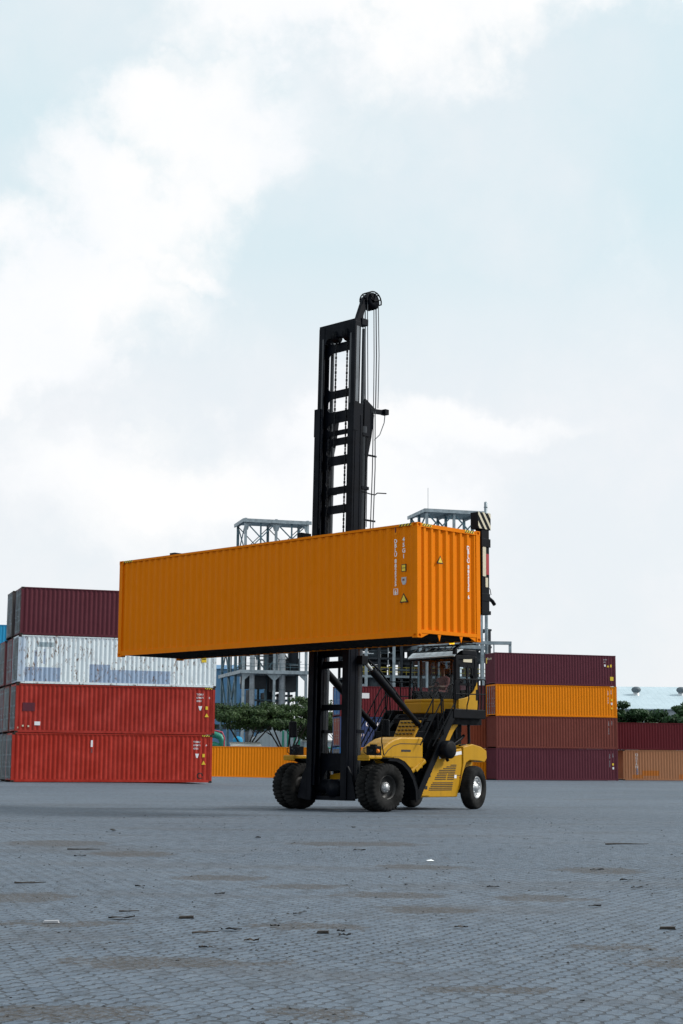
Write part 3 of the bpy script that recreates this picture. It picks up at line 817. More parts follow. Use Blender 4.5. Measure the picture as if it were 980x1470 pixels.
# lift chains in the mast opening
for x, z0, z1 in ((-.1, 10.6, 14.0), (.37, 4.6, 14.1), (-.34, 4.6, 10.9)):
    mb = MB(TILT); n = int((z1 - z0)/.11)
    for i in range(n):
        z = z0 + i*(z1 - z0)/n; mb.box(x - .024, x + .024, -.35 if i % 2 else -.36, -.33 if i % 2 else -.32, z, z + .085)
    mb.box(x - .014, x + .014, -.347, -.333, z0, z1)
    mast_obj('lift_chain', mb, 'black', 0)
for x in (-.1, .37):
    mb = MB(TILT); mb.lathe([(-.06,.02),(-.06,.19),(-.03,.15),(.03,.15),(.06,.19),(.06,.02)], (x, -.33, 14.0), 20, 'X'); mast_obj('chain_sheave', mb, 'black', 0)
# hose reel and its arm on the mast top
mb = MB(TILT)
mb.prism([(-.30, 14.35), (-.06, 14.35), (.12, 14.98), (.5, 14.98), (.5, 15.2), (.02, 15.2), (-.2, 14.62)], .56, .68, 'X')
mb.box(.5, .74, -.1, .16, 14.3, 14.5); mast_obj('reel_arm', mb)
RC = (.62, .36, 15.12)
mb = MB(TILT); mb.lathe([(-.12,.05),(-.12,.26),(-.09,.21),(-.04,.21),(-.02,.26),(.02,.26),(.04,.21),(.09,.21),(.12,.26),(.12,.05)], RC, 24, 'X')
reel = mast_obj('hose_reel', mb, bevel=0)
mb = MB(TILT)
def gp(x, a): return (RC[0] + x, RC[1] + .31*math.cos(R(a)), RC[2] + .29*math.sin(R(a)))
for x in (-.15, .15):
    mb.tube([gp(x, a) for a in range(-10, 191, 20)], .022, 6)
    for a in (20, 75, 130): mb.tube([(RC[0] + x, RC[1], RC[2]), gp(x, a)], .02, 6)
for a in (-10, 50, 110, 170): mb.tube([gp(-.16, a), gp(.16, a)], .02, 6)
mb.build('reel_guard', M['black'], reel)
top = TILT @ Vector(RC)
for off, zz in ((-.235, 8.2), (.235, 11.85)):
    for i, dx in enumerate((-.055, .0, .06)):
        mb = MB(); x = top.x + dx*1.6
        mb.tube([(x, top.y + off, top.z), (x, top.y + off + .02 + .012*i, (top.z + zz)/2), (x, top.y + off*1.02, zz)], .014 + .004*(i == 1), 6)
        mb.build('hydraulic_hose', M['hose'], T)
for dx in (0, .07):
    mb = MB(); mb.tube([(.78 + dx, .63, 11.7), (.78 + dx, .60 + dx*.6, 10), (.78 + dx, .5 + dx*.5, 7.6)], .016, 6); mb.build('hydraulic_hose', M['hose'], T)
mb = MB(); mb.tube([(.72, 1.0 + .2, 11.75), (.72, 1.16, 11.45), (.74, .95, 11.05), (.76, .7, 10.85)], .014, 6); mb.build('hydraulic_hose', M['hose'], T)

# --- carriage and spreader
mb = MB()
for s in (-1, 1): mb.box(s*.8 - .08, s*.8 + .08, -.86, -.44, 4.9, 8.05 if s < 0 else 7.9)
mb.box(-.9, .9, -.9, -.74, 6.2, 7.2); mb.box(-.9, .9, -.9, -.7, 5.0, 5.3)
mb.build('carriage', M['black'], T, .01)
sp = MB(); sp.box(-3.2, 3.6, -1.16, -.86, 6.5, 7.15); sp = sp.build('spreader', M['black'], T, .02)
for s in (-1, 1):
    mb = MB(); mb.box(min(s*3.0, s*6.2), max(s*3.0, s*6.2), -1.1, -.9, 6.6, 7.05); mb.build('telescopic_beam', M['black'], sp, .01)
for s, ox in ((1, 6.14), (-1, -6.1)):
    mb = MB(); a, b = (ox, ox + .25) if s > 0 else (ox - .25, ox)
    mb.box(a, b, -1.24, -.71, 7.44, 7.88); mb.box(a + .02, b - .02, -1.06, -.76, 5.3, 7.44)
    mb.box(a, b, -1.08, -.72, 6.98, 7.2); mb.box(a, b, -1.08, -.72, 5.2, 5.3); mb.box(a + .01, b - .01, -1.07, -.74, 5.55, 5.75)
    mb.tube([(ox + .12*s, -.7, 5.68), (ox + .12*s, -.5, 5.58), (ox + .12*s, -.42, 5.5)], .05, 8)
    mb.tube([(ox + .12*s, -.72, 5.95), (ox + .12*s, -.6, 5.9), (ox + .12*s, -.56, 5.75)], .012, 6)
    mb.build('spreader_arm', M['black'], sp, .012)
hz = MB(); X1 = 6.397
n = 0
for i in range(5):
    y = -1.5 + i*.22
    pts = [(y, 7.89), (y + .09, 7.89), (y + .42, 7.45), (y + .33, 7.45)]
    # clip to the block's face
    def clip(p, ax, lim, keep):
        out = []
        for a in range(len(p)):
            q, r_ = p[a], p[(a+1) % len(p)]
            iq, ir = (q[ax] - lim)*keep >= 0, (r_[ax] - lim)*keep >= 0
            if iq: out.append(q)
            if iq != ir:
                t = (lim - q[ax])/(r_[ax] - q[ax]); out.append((q[0] + t*(r_[0]-q[0]), q[1] + t*(r_[1]-q[1])))
        return out
    pts = clip(pts, 0, -1.225, 1); pts = clip(pts, 0, -.72, -1) if pts else pts
    if len(pts) >= 3: hz.prism(pts, 6.391, X1, 'X')
hz.build('hazard_stripes', M['cream_mark'], sp)
mb = MB(); mb.prism([(-1.03,6.98),(-.9,6.98),(-.9,6.2),(-1.03,6.2)], 6.371, 6.38, 'X'); mb.build('label_plate', M['cream_mark'], sp)
mb = MB(); mb.prism([(-.89,6.8),(-.78,6.8),(-.78,6.25),(-.89,6.25)], 6.371, 6.381, 'X'); mb.build('label_plate', M['red_mark'], sp)
mb = MB(); mb.prism([(-.92,6.17),(-.82,6.17),(-.82,5.92),(-.92,5.92)], 6.371, 6.38, 'X'); mb.build('label_plate', M['cream_mark'], sp)

# --- wheels
def tyre_mesh(width, rad, lug=True):
    w_ = width/2
    prof = [(-w_*.55, rad*.50), (-w_*.95, rad*.58), (-w_, rad*.74), (-w_*.97, rad*.86), (-w_*.88, rad*.955), (-w_*.55, rad*.985), (-w_*.12, rad), (w_*.12, rad), (w_*.55, rad*.985), (w_*.88, rad*.955), (w_*.97, rad*.86), (w_, rad*.74), (w_*.95, rad*.58), (w_*.55, rad*.50)]
    def rm(i, k):
        if not lug: return 0.006 if (k % 4 < 2 and 3 < i < 10) else 0
        side = i < 7; ph = (k + (0 if side else 3) + (abs(i - 6.5)*.5)) % 6
        if 3 <= i <= 10: return .022 if ph < 3.4 else -.012
        return 0
    mb = MB(); mb.lathe(prof, (0,0,0), 192, 'X', rm); return mb.mesh('tyre')
TY_F, TY_R = tyre_mesh(.345, .655), tyre_mesh(.36, .645, False)
def rim_mesh(kind):
    mb = MB()
    if kind == 'deep':    # deep dished drive rim, hub well inside
        mb.lathe([(.1,.345),(.12,.325),(.02,.31),(-.05,.29),(-.06,.12),(.06,.11),(.06,.0)], (0,0,0), 28, 'X')
    else:
        mb.lathe([(.1,.34),(.13,.33),(.125,.29),(.06,.27),(.05,.2),(.09,.17),(.1,.12),(.14,.11),(.14,.0)], (0,0,0), 28, 'X')
        for i in range(10):
            a = 2*PI*i/10; mb.lathe([(.07,.028),(.12,.026),(.12,.0)], (0, .225*math.cos(a), .225*math.sin(a)), 8, 'X')
    return mb.mesh('rim')
def hub_mesh():
    mb = MB(); mb.lathe([(-.02,.15),(.05,.145),(.06,.1),(.1,.09),(.1,.0)], (0,0,0), 20, 'X')
    for i in range(8):
        a = 2*PI*i/8; mb.lathe([(.04,.02),(.075,.018),(.075,0)], (0, .118*math.cos(a), .118*math.sin(a)), 6, 'X')
    return mb.mesh('hub')
RIM_D, RIM_S, HUB = rim_mesh('deep'), rim_mesh('steel'), hub_mesh()
def wheel(x, y, z, steer, kind, side):
    wr = link('wheel', TY_F if kind == 'deep' else TY_R, M['rubber'], T); wr.name = 'wheel'
    wr.location = (x, y, z); wr.rotation_euler = (random.uniform(0, .5) if kind == 'deep' else 0, 0, steer + (0 if side > 0 else PI))
    link('rim', RIM_D if kind == 'deep' else RIM_S, M['rim_dark'] if kind == 'deep' else M['rim'], wr)
    if kind == 'deep': link('hub', HUB, M['rim'], wr)
for s in (-1, 1):
    wheel(s*1.895, 0, .675, 0, 'deep', s); wheel(s*1.515, 0, .675, 0, 'deep', s)
    wheel(s*1.27, 4.55, .645, R(16), 'steel', s)

# --- chassis
mb = MB(); mb.box(-.62, .62, .45, 4.2, .55, 1.25); mb.box(-1.0, 1.0, 1.2, 3.6, .6, 1.1); mb.box(-.9, .9, 2.4, 4.4, 1.1, 1.65); mb.box(-1.25, -.4, .6, 1.9, 1.1, 1.5)
ch = mb.build('chassis', M['black'], T, .02)
mb = MB(); mb.tube([(-1.3,0,.67),(-.5,0,.67),(.5,0,.67),(1.3,0,.67)], .21, 16); mb.build('drive_axle', M['mast'], ch)
mb = MB(); mb.prism([(-.55,.72),(-.2,.8),(.1,1.0),(.5,1.08),(.5,1.16),(-.55,1.0)], .25, .3, 'Y'); mb.build('axle_guard', M['yellow'], ch, .01)
mb = MB(); mb.lathe([(-.3,.0),(-.3,.26),(.3,.26),(.3,0)], (.12,-.02,.62), 20, 'Y'); mb.build('differential', M['mast'], ch)
mb = MB(); mb.tube([(-1.1,4.55,.6),(1.1,4.55,.6)], .13, 12); mb.build('steer_axle', M['black'], ch)
# hood over the left hydraulic tank, curved front
mb = MB()
hood = [(.36,1.53),(.42,1.62),(.58,1.78),(.8,1.93),(1.05,2.04),(1.32,2.1),(2.3,2.11),(2.3,1.2),(1.25,1.2),(1.0,1.48)]
mb.prism(hood, .45, 1.27, 'X'); hood_o = mb.build('hood', M['yellow'], T, .05)
mb = MB()
arc = [(.62,1.57),(.78,1.72),(1.0,1.85),(1.3,1.92),(2.2,1.92),(2.2,1.9),(1.3,1.9),(1.0,1.83),(.79,1.7),(.64,1.56)]
mb.prism(arc, 1.268, 1.276, 'X'); mb.box(1.268, 1.276, 1.35, 1.75, 1.68, 1.74); mb.box(1.268, 1.274, 1.0, 2.3, 1.525, 1.535); mb.build('panel_seam', M['rim_dark'], hood_o)
mb = MB(); mb.prism([(2.2,2.1),(2.5,2.62),(2.58,2.6),(2.3,2.08)], .15, .95, 'X'); g = mb.build('grille_panel', M['yellow'], T, .01)
mb = MB(); slope = Vector((0,.3,.52)).normalized()
for i in range(4):
    for j in range(5):
        c = Vector((.25 + j*.145 + .03*(i % 2), 2.2, 2.1)) + slope*(.12 + i*.13) + Vector((0,-.004,.002))
        mb.bar(c - Vector((.045,0,0)), c + Vector((.045,0,0)), .02, .07, (0, .52, -.3))
mb.build('grille_opening', M['black_mark'], g)
# fenders
for s in (-1, 1):
    mb = MB(); a, b = (1.3, 1.75) if s > 0 else (-1.75, -1.3)
    mb.box(a, b, -.5, .06, 1.46, 1.56); mb.box(a, b, -.5, -.44, 1.41, 1.47); f = mb.build('fender', M['yellow'], T, .025)
    a, b = (1.3, 2.09) if s > 0 else (-2.09, -1.3)
    mb = MB()
    path = [(.05,1.5),(.35,1.49),(.62,1.4),(.86,1.22),(1.05,.98),(1.17,.7),(1.2,.34)]
    inner = [(y - .035, z - .03) for y, z in path[::-1]]
    mb.prism(path + inner, a, b, 'X'); mb.prism(path + [(y - .1, z - .09) for y, z in path[::-1]], b - .035 if s > 0 else a, b if s > 0 else a + .035, 'X')
    mb.build('mudguard', M['black'], f)
    hx = 1.58*s
    mb = MB(); mb.box(hx - .16, hx + .16, -.26, .02, 1.565, 1.82); mb.box(hx - .1, hx + .1, -.18, -.08, 1.82, 1.87)
    for q in (-1, 1): mb.tube([(hx + q*.16, -.24, 1.6), (hx + q*.23, -.28, 1.65), (hx + q*.24, -.28, 1.76), (hx + q*.16, -.22, 1.78)], .014, 6)
    h = mb.build('headlight', M['black'], T, .02)
    mb = MB(); mb.lathe([(-.02,0),(-.02,.085),(.01,.085),(.01,0)], (hx + .03, -.26, 1.69), 16, 'Y'); mb.build('headlight_lens', M['glass'], h)
    if s > 0:
        mb = MB(); mb.lathe([(-.01,.06),(.04,.055),(.05,.0)], (hx + .16, -.14, 1.68), 12, 'X'); mb.build('indicator_lens', M['lamp_orange'], h)
    mx = 1.9*s
    mb = MB(); mb.tube([(mx, -.05, 1.57), (mx - .02*s, -.12, 1.95), (mx, -.06, 2.6)], .017, 6); mr = mb.build('mirror', M['black'], T)
    mb = MB(); mb.box(mx - .15, mx + .15, -.03, .06, 2.08, 2.56); mb.build('mirror_head', M['black'], mr, .04)
# side panels with louvers
for s in (-1, 1):
    a, b = (1.18, 1.32) if s > 0 else (-1.32, -1.18)
    mb = MB(); mb.prism([(2.06,.37),(3.76,.37),(4.1,1.38),(3.97,1.81),(2.93,1.66)], a, b, 'X'); sp_ = mb.build('side_panel', M['yellow'], T, .025)
    o0, o1 = (1.3205, 1.326) if s > 0 else (-1.326, -1.3205)
    lv = MB()
    for i in range(15):
        z = .57 + i*.052; t = i/14
        y0 = 2.46 + .62*t + (.0 if i % 2 else .02); y1 = 3.5 + .22*t
        if i == 5: continue
        if i > 11: y0 += (i - 11)*.12
        lv.box(o0, o1 + .004, y0, y1 - (.36 if 10 > i > 5 else 0), z, z + .022)
        if 6 <= i < 10: lv.box(o0, o1 + .004, y1 - .3, y1, z, z + .022)
    lv.build('louver', M['rim_dark'], sp_)
    mb = MB(); mb.box(o0, o1, 2.3, 2.42, .6, .7); mb.box(o0, o1, 2.47, 2.56, .95, 1.06); mb.box(o0, o1, 2.66, 2.76, 1.3, 1.4); mb.build('latch', M['black_mark'], sp_)
    mb = MB(); mb.bar((o1, 2.94, 1.53), (o1, 3.35, 1.60), .09, .006, (1,0,0)); mb.bar((o1, 3.55, 1.62), (o1, 3.95, 1.68), .1, .006, (1,0,0)); st = mb.build('badge_strip', M['white_mark'], sp_)
    mb = MB(); mb.box(o0, o1, 3.62, 3.72, .92, 1.02); mb.build('label_plate', M['white_mark'], sp_)
    mb = MB(); mb.box(o0, o1, 3.72, 3.95, 1.0, 1.012); mb.build('panel_seam', M['rim_dark'], sp_)
    mb = MB(); mb.lathe([(0,.025),(.012,.02),(.012,0)], (o0 if s > 0 else o0 - .006, 3.88, .95), 10, 'X'); mb.build('reflector', M['red_mark'], sp_)
# counterweight with wheel arches
mb = MB()
cw = [(3.80,.55),(3.95,1.0),(4.13,1.38),(4.3,1.46),(4.75,1.44),(4.98,1.40),(5.1,1.52),(5.08,1.74),(4.85,1.86),(4.42,1.94),(3.99,1.85),(3.99,1.35)]
mb.prism(cw, -1.36, 1.36, 'X'); mb.prism([(3.9,.6),(4.9,.6),(5.05,1.5),(3.9,1.5)], -.85, .85, 'X')
cwo = mb.build('counterweight', M['yellow'], T, .06)
# engine bay behind the stairs
mb = MB(); mb.box(-.85, .85, 2.5, 4.5, 1.64, 2.3); mb.box(-.75, .95, 3.1, 4.4, 2.3, 2.62)
mb.tube([(.98,3.3,1.85),(1.0,3.9,1.9),(1.0,4.3,2.1),(.98,4.46,2.2)], .05, 8); mb.tube([(1.0,3.5,1.75),(1.02,4.2,1.82),(1.0,4.45,1.9)], .035, 8); mb.tube([(1.05,4.0,2.1),(1.05,4.0,2.45)], .05, 8)
eng = mb.build('engine', M['black'], T, .01)
mb = MB()
arch_o = [(3.2,1.75),(3.36,2.05),(3.62,2.38),(3.95,2.62),(4.4,2.74),(4.52,2.74)]
arch_i = [(4.52,2.64),(4.42,2.64),(4.1,2.55),(3.85,2.32),(3.66,2.05),(3.52,1.75)]
mb.prism(arch_o + arch_i, .9, 1.12, 'X'); mb.build('engine_cowl', M['yellow'], T, .02)
mb = MB(); mb.tube([(1.12,4.15,2.62),(1.12,4.42,2.62),(1.12,4.52,2.52),(1.12,4.54,2.0),(1.12,4.48,1.9),(1.12,4.1,1.88)], .045, 8); mb.build('engine_guard', M['black'], T)
mb = MB(); mb.lathe([(-.3,.0),(-.3,.22),(-.26,.27),(.16,.27),(.2,.2),(.22,.0)], (1.45,3.12,1.76), 22, 'X'); mb.tube([(1.4,3.12,1.6),(1.45,3.2,1.42)], .05, 8); mb.tube([(1.0,3.0,1.9),(1.3,3.08,1.95)], .1, 10); mb.build('air_filter', M['black'], T, .0)
# tilt cylinders
for s in (-1, 1):
    mb = MB(); mb.tube([(.93*s,.46,4.0),(.93*s,1.35,3.33)], .115, 12); mb.tube([(.93*s,1.35,3.33),(.93*s,2.55,2.42)], .085, 12)
    if s > 0: mb.tube([(.9,.35,4.28),(.9,.8,4.02),(.9,1.5,3.42),(.9,2.1,2.85)], .03, 6)
    cy = mb.build('tilt_cylinder', M['black'], T)
    mb = MB(); mb.tube([(.93*s,.12,4.26),(.93*s,.5,3.97)], .06, 10); mb.build('tilt_rod', M['chrome'], cy)
    mb = MB(); mb.box(.93*s - .1, .93*s + .1, -.05, .2, 4.15, 4.4); mb.build('tilt_bracket', M['black'], cy, .01)
    mb = MB(); mb.bar((.8*s, 2.0, 1.3), (.7*s, 3.4, 2.75), .16, .2); mb.build('frame_strut', M['black'], T, .01)
# cab
mb = MB(); mb.box(-.9, 1.2, 3.45, 5.05, 2.52, 2.84); mb.bar((.0,2.9,2.62),(.0,3.6,2.62),1.0,.18); cabf = mb.build('cab_subframe', M['black'], T, .015)
plan = [(-.72,3.58),(.02,3.58),(.38,3.8),(.9,4.2),(.9,5.14),(-1.0,5.14),(-1.0,4.15)]
mb = MB(); mb.prism(plan, 2.86, 3.2, 'Z'); cab = mb.build('cab', M['yellow'], T, .035)
mb = MB(); mb.prism([(x*.985, y + .03) for x, y in plan], 3.2, 3.3, 'Z'); mb.build('cab_sill', M['yellow'], cab, .03)
mb = MB(); mb.prism([(4.25,3.3),(4.55,3.34),(4.8,3.42),(4.98,3.58),(5.12,3.86),(5.15,3.86),(5.15,2.9),(4.25,2.9)], .88, .96, 'X'); mb.build('cab_rear_quarter', M['yellow'], cab, .02)
# pillars
mb = MB()
A_ = [(-1.03,4.2),(.9,4.2),(.9,5.12),(-.98,5.12)]; B_ = [(-.96,4.2),(.9,4.2),(.88,5.1),(-.95,5.1)]
for i, wdt in enumerate((.05, .12, .13, .1)):
    mb.bar((*A_[i], 3.28), (*B_[i], 4.62), wdt, wdt)
mb.bar((.9,4.2,4.58),(.88,5.1,4.6),.12,.12); mb.bar((-.96,4.2,4.58),(-.95,5.1,4.6),.1,.1); mb.bar((-.95,5.1,4.6),(.88,5.1,4.6),.1,.14); mb.bar((-.96,4.2,4.56),(.9,4.2,4.58),.06,.08)
mb.box(-.97,.89,5.07,5.12,3.28,3.62); mb.box(.86,.93,4.9,5.12,3.3,4.6); mb.box(.87,.925,4.25,5.05,4.35,4.58); mb.box(-.98,-.92,4.25,5.05,3.3,3.6)
mb.box(-.1,-.0,5.06,5.12,3.6,4.6); mb.box(-.72,-.66,5.06,5.12,3.6,4.6); mb.box(-.98,-.92,4.6,4.68,3.5,4.6)
mb.build('cab_frame', M['black'], cab, .008)
mb = MB(); mb.box(.9,.94,4.28,4.34,3.3,4.36); mb.box(.9,.94,4.66,4.71,3.32,4.36); mb.box(.9,.94,5.0,5.05,3.3,4.36); mb.box(.9,.94,4.28,5.05,4.28,4.36); mb.box(.9,.94,4.28,5.05,3.72,3.79)
door = mb.build('cab_door', M['black'], cab); mb = MB(); mb.box(.94,.97,4.72,4.78,3.7,3.82); mb.box(.94,.97,4.93,4.99,3.95,4.05); mb.build('handle', M['black'], door)
mb = MB(); mb.add([(-1.0,4.19,3.32),(.86,4.19,3.32),(.86,4.19,4.54),(-.94,4.19,4.54)], [(0,1,2,3)]); mb.build('windshield', M['glass'], cab)
mb = MB(); mb.add([(.915,4.34,3.34),(.915,5.0,3.34),(.915,5.0,4.3),(.915,4.34,4.3)], [(0,1,2,3)]); mb.build('door_window', M['glass'], cab)
mb = MB(); mb.add([(-.9,5.11,3.62),(.84,5.11,3.62),(.84,5.11,4.55),(-.9,5.11,4.55)], [(0,1,2,3)]); mb.build('rear_window', M['glass'], cab)
# roof: a light visor curving up from the windshield, guard bars over it
mb = MB(); vs = []; n = 8
for i in range(n+1):
    t = i/n; y = 4.06 + .42*t; z = 4.60 + .22*math.sin(t*PI/2)
    vs += [(-.98, y, z), (.93, y, z + .02), (.93, y + .03, z - .015), (-.98, y + .03, z - .035)]
mb.add(vs, [(4*i, 4*i+1, 4*i+5, 4*i+4) for i in range(n)] + [(4*i+3, 4*i+7, 4*i+6, 4*i+2) for i in range(n)] + [(4*i+1, 4*i+2, 4*i+6, 4*i+5) for i in range(n)] + [(4*i, 4*i+4, 4*i+7, 4*i+3) for i in range(n)] + [(0,3,2,1)])
mb.build('roof_visor', M['silver'], cab)
mb = MB(); mb.box(-.97,.93,4.47,5.16,4.64,4.84); mb.build('cab_roof', M['black'], cab, .04)
mb = MB()
for i in range(7):
    x = -.85 + i*.29; mb.tube([(x,4.15,4.78),(x,4.5,4.98),(x,5.1,5.02)], .018, 6)
for y, z in ((4.15,4.78),(4.5,4.98),(4.8,5.0),(5.1,5.02)): mb.tube([(-.95,y,z),(.93,y,z)], .022, 6)
mb.tube([(.7,4.6,4.98),(.9,4.9,5.1),(.95,5.1,5.12)], .03, 6); mb.tube([(.2,4.9,4.9),(.5,5.0,5.1),(.8,5.1,5.08)], .035, 6)
mb.box(.85,.97,4.1,4.18,4.66,4.82)
mb.build('roof_guard', M['black'], cab)
mb = MB(); mb.lathe([(0,.085),(.13,.08),(.15,.06),(.15,0)], (.28,4.72,5.03), 14, 'Z'); mb.build('beacon', M['beacon'], cab)
mb = MB(); mb.box(.925,.945,4.5,4.9,4.44,4.55); mb.build('name_plate', M['cream_mark'], cab)
mb = MB(); mb.tube([(-.78,4.14,3.34),(-.72,4.12,3.6),(-.86,4.12,3.95)], .012, 6); mb.tube([(-.6,4.12,3.3),(-.3,4.1,3.2)], .03, 6); mb.build('wiper', M['black'], cab)
mb = MB(); mb.box(-.42,.12,4.52,4.98,3.3,3.5); mb.box(-.4,.1,4.92,5.04,3.5,4.1); mb.box(-.28,-.02,4.94,5.03,4.1,4.3); mb.build('seat', M['seat'], cab, .04)
mb = MB(); mb.tube([(-.15,4.3,3.2),(-.15,4.38,3.66)], .035, 8)
ringp = [(-.15 + .19*math.cos(2*PI*i/16), 4.38 + .12*math.sin(2*PI*i/16)*.7, 3.68 + .17*math.sin(2*PI*i/16)) for i in range(17)]; mb.tube(ringp, .016, 6); mb.tube([ringp[0], ringp[8]], .014, 6)
mb.box(.25,.75,4.25,4.6,3.3,3.52); mb.build('steering_wheel', M['black'], cab)
# platform, stairs and rails on both sides
for s in (-1, 1):
    mb = MB(); a, b = (1.05, 1.42) if s > 0 else (-1.42, -1.05)
    mb.box(a, b, 3.5, 4.98, 2.70, 2.98); pf = mb.build('platform', M['black'], T, .02)
    mb = MB()
    for xx in (a + .02, b - .05): mb.bar((s*abs(xx), 1.92, .36), (s*abs(xx), 3.56, 2.86), .05, .2)
    for i in range(8):
        t = (i + .4)/8; y = 1.92 + 1.64*t; z = .36 + 2.5*t; mb.box(a, b - .03, y - .06, y + .14, z - .015, z + .015)
    mb.build('stairs', M['black'], T)
    X_ = 1.41*s; r_ = .02
    rails = [
        [(2.02,1.88),(2.5,2.55),(3.0,3.25),(3.3,3.66),(3.42,3.74),(3.5,3.66),(3.52,3.0)],
        [(2.55,1.85),(3.1,2.55),(3.42,2.98),(3.52,3.12),(3.54,2.96)],
        [(3.56,2.98),(3.6,3.3),(3.58,3.78),(3.66,3.87),(4.9,3.9),(5.0,3.87)],
        [(3.58,3.42),(5.0,3.45)], [(4.62,2.98),(4.66,3.3),(4.62,3.82),(4.72,3.89)], [(4.78,2.98),(4.8,3.87)], [(4.95,2.98),(4.97,3.88)], [(4.1,2.9),(4.12,3.1),(4.2,3.3),(4.18,3.88)],
        [(2.78,2.84),(2.78,2.3)], [(3.02,3.24),(3.04,2.2)]]
    for pth in rails:
        mb = MB(); mb.tube([(X_, y, z) for y, z in pth], r_, 6); mb.build('handrail', M['black'], T)
    mb = MB(); X2 = 1.05*s; mb.tube([(X2,1.95,1.75),(X2,2.5,2.55),(X2,3.0,3.28),(X2,3.2,3.5),(X2,3.32,3.4),(X2,3.36,2.85)], r_, 6); mb.build('handrail', M['black'], T)
mb = MB(); mb.tube([(.75,3.3,2.84),(.75,3.32,3.3),(.75,3.4,3.42),(.75,3.62,3.42),(.75,3.7,3.3),(.75,3.7,2.84)], .02, 6); mb.build('handrail', M['black'], T)
mb = MB(); mb.box(1.1, 1.36, 2.15, 2.5, .42, .56); mb.bar((1.25,1.95,1.15),(1.25,2.3,1.42),.14,.1); mb.tube([(1.2,1.75,1.08),(1.25,2.35,1.42)], .09, 10); mb.build('step_bracket', M['yellow'], T)

# --- the driver
def make_driver():
    hip = Vector((-.15, 4.78, 3.52))
    pts = [hip, hip + Vector((0,.03,.22)), hip + Vector((0,.04,.42)), hip + Vector((0,.02,.52)), hip + Vector((0,-.01,.62)),
           hip + Vector((0,-.03,.72)), hip + Vector((0,-.02,.80))]
    rad = [.16,.15,.16,.07,.062,.10,.075]
    ed = [(0,1),(1,2),(2,3),(3,4),(4,5),(5,6)]
    def chain(start, lst):
        prev = start
        for p, r in lst:
            pts.append(Vector(p)); rad.append(r); ed.append((prev, len(pts)-1)); prev = len(pts)-1
        return prev
    for s in (-1, 1):
        e = chain(2, [(hip + Vector((s*.19,.03,.44)), .075), (hip + Vector((s*.25,-.06,.2)), .055), (hip + Vector((s*.19,-.3,.18)), .042), (hip + Vector((s*.17,-.37,.19)), .036)])
        for i in range(4):
            b = pts[e]; q = b + Vector((s*(.018 - .012*i), -.05, .028 - .014*i)); chain(e, [(q, .011), (q + Vector((0,-.018,-.022)), .009)])
        chain(e, [(pts[e] + Vector((-s*.03,-.01,.02)), .011)])
        k_ = chain(0, [(hip + Vector((s*.1,-.05,0)), .1), (hip + Vector((s*.14,-.4,.05)), .075), (hip + Vector((s*.14,-.46,-.2)), .055)])
        chain(k_, [(hip + Vector((s*.14,-.56,-.21)), .04)])
    me = bpy.data.meshes.new('person'); me.from_pydata([tuple(p) for p in pts], ed, [])
    o = bpy.data.objects.new('person', me); COL.objects.link(o)
    sk = o.modifiers.new('skin', 'SKIN')
    for i, v in enumerate(me.skin_vertices[0].data): v.radius = (rad[i], rad[i]); v.use_root = (i == 0)
    o.modifiers.new('smooth', 'SUBSURF').levels = 1; o.modifiers['smooth'].render_levels = 1
    dg = bpy.context.evaluated_depsgraph_get(); m2 = bpy.data.meshes.new_from_object(o.evaluated_get(dg))
    bpy.data.objects.remove(o)
    m2.materials.clear()
    for q in (M['shirt'], M['skin'], M['seat']): m2.materials.append(q)
    for p in m2.polygons:
        c = p.center - hip; p.use_smooth = True
        p.material_index = 1 if c.z > .54 or (c.y < -.2 and c.z > .12) else (2 if c.z < .04 else 0)
    o = bpy.data.objects.new('person', m2); COL.objects.link(o)
    o.location = VC; o.rotation_euler = (0, 0, VR)
    tag(o, 'person in a dark red shirt sitting at the wheel in the cab', 'person')
    mb = MB()
    hc = hip + Vector((0,-.015,.80)); mb.lathe([(-.02,.108),(.03,.108),(.07,.085),(.1,.04),(.105,0)], hc, 14, 'Z'); mb.box(hc.x-.06,hc.x+.06,hc.y-.17,hc.y-.08,hc.z-.0,hc.z+.012)
    mb.build('cap', M['hair'], o)
    mb = MB(); f = hip + Vector((0,-.125,.70)); mb.prism([(f.y,f.z+.03),(f.y-.025,f.z-.01),(f.y,f.z-.018)], f.x-.012, f.x+.012, 'X')
    for s in (-1, 1): mb.lathe([(-.012,.0),(0,.02),(.012,0)], (f.x + s*.1, f.y + .1, f.z + .01), 8, 'X')
    mb.build('face', M['skin'], o)
    mb = MB()
    for s in (-1, 1): mb.lathe([(-.006,0),(0,.011),(.006,0)], (f.x + s*.034, f.y + .005, f.z + .035), 8, 'Y')
    mb.box(f.x-.024, f.x+.024, f.y-.002, f.y+.008, f.z-.045, f.z-.038); mb.build('eyes_and_mouth', M['hair'], o)
make_driver()

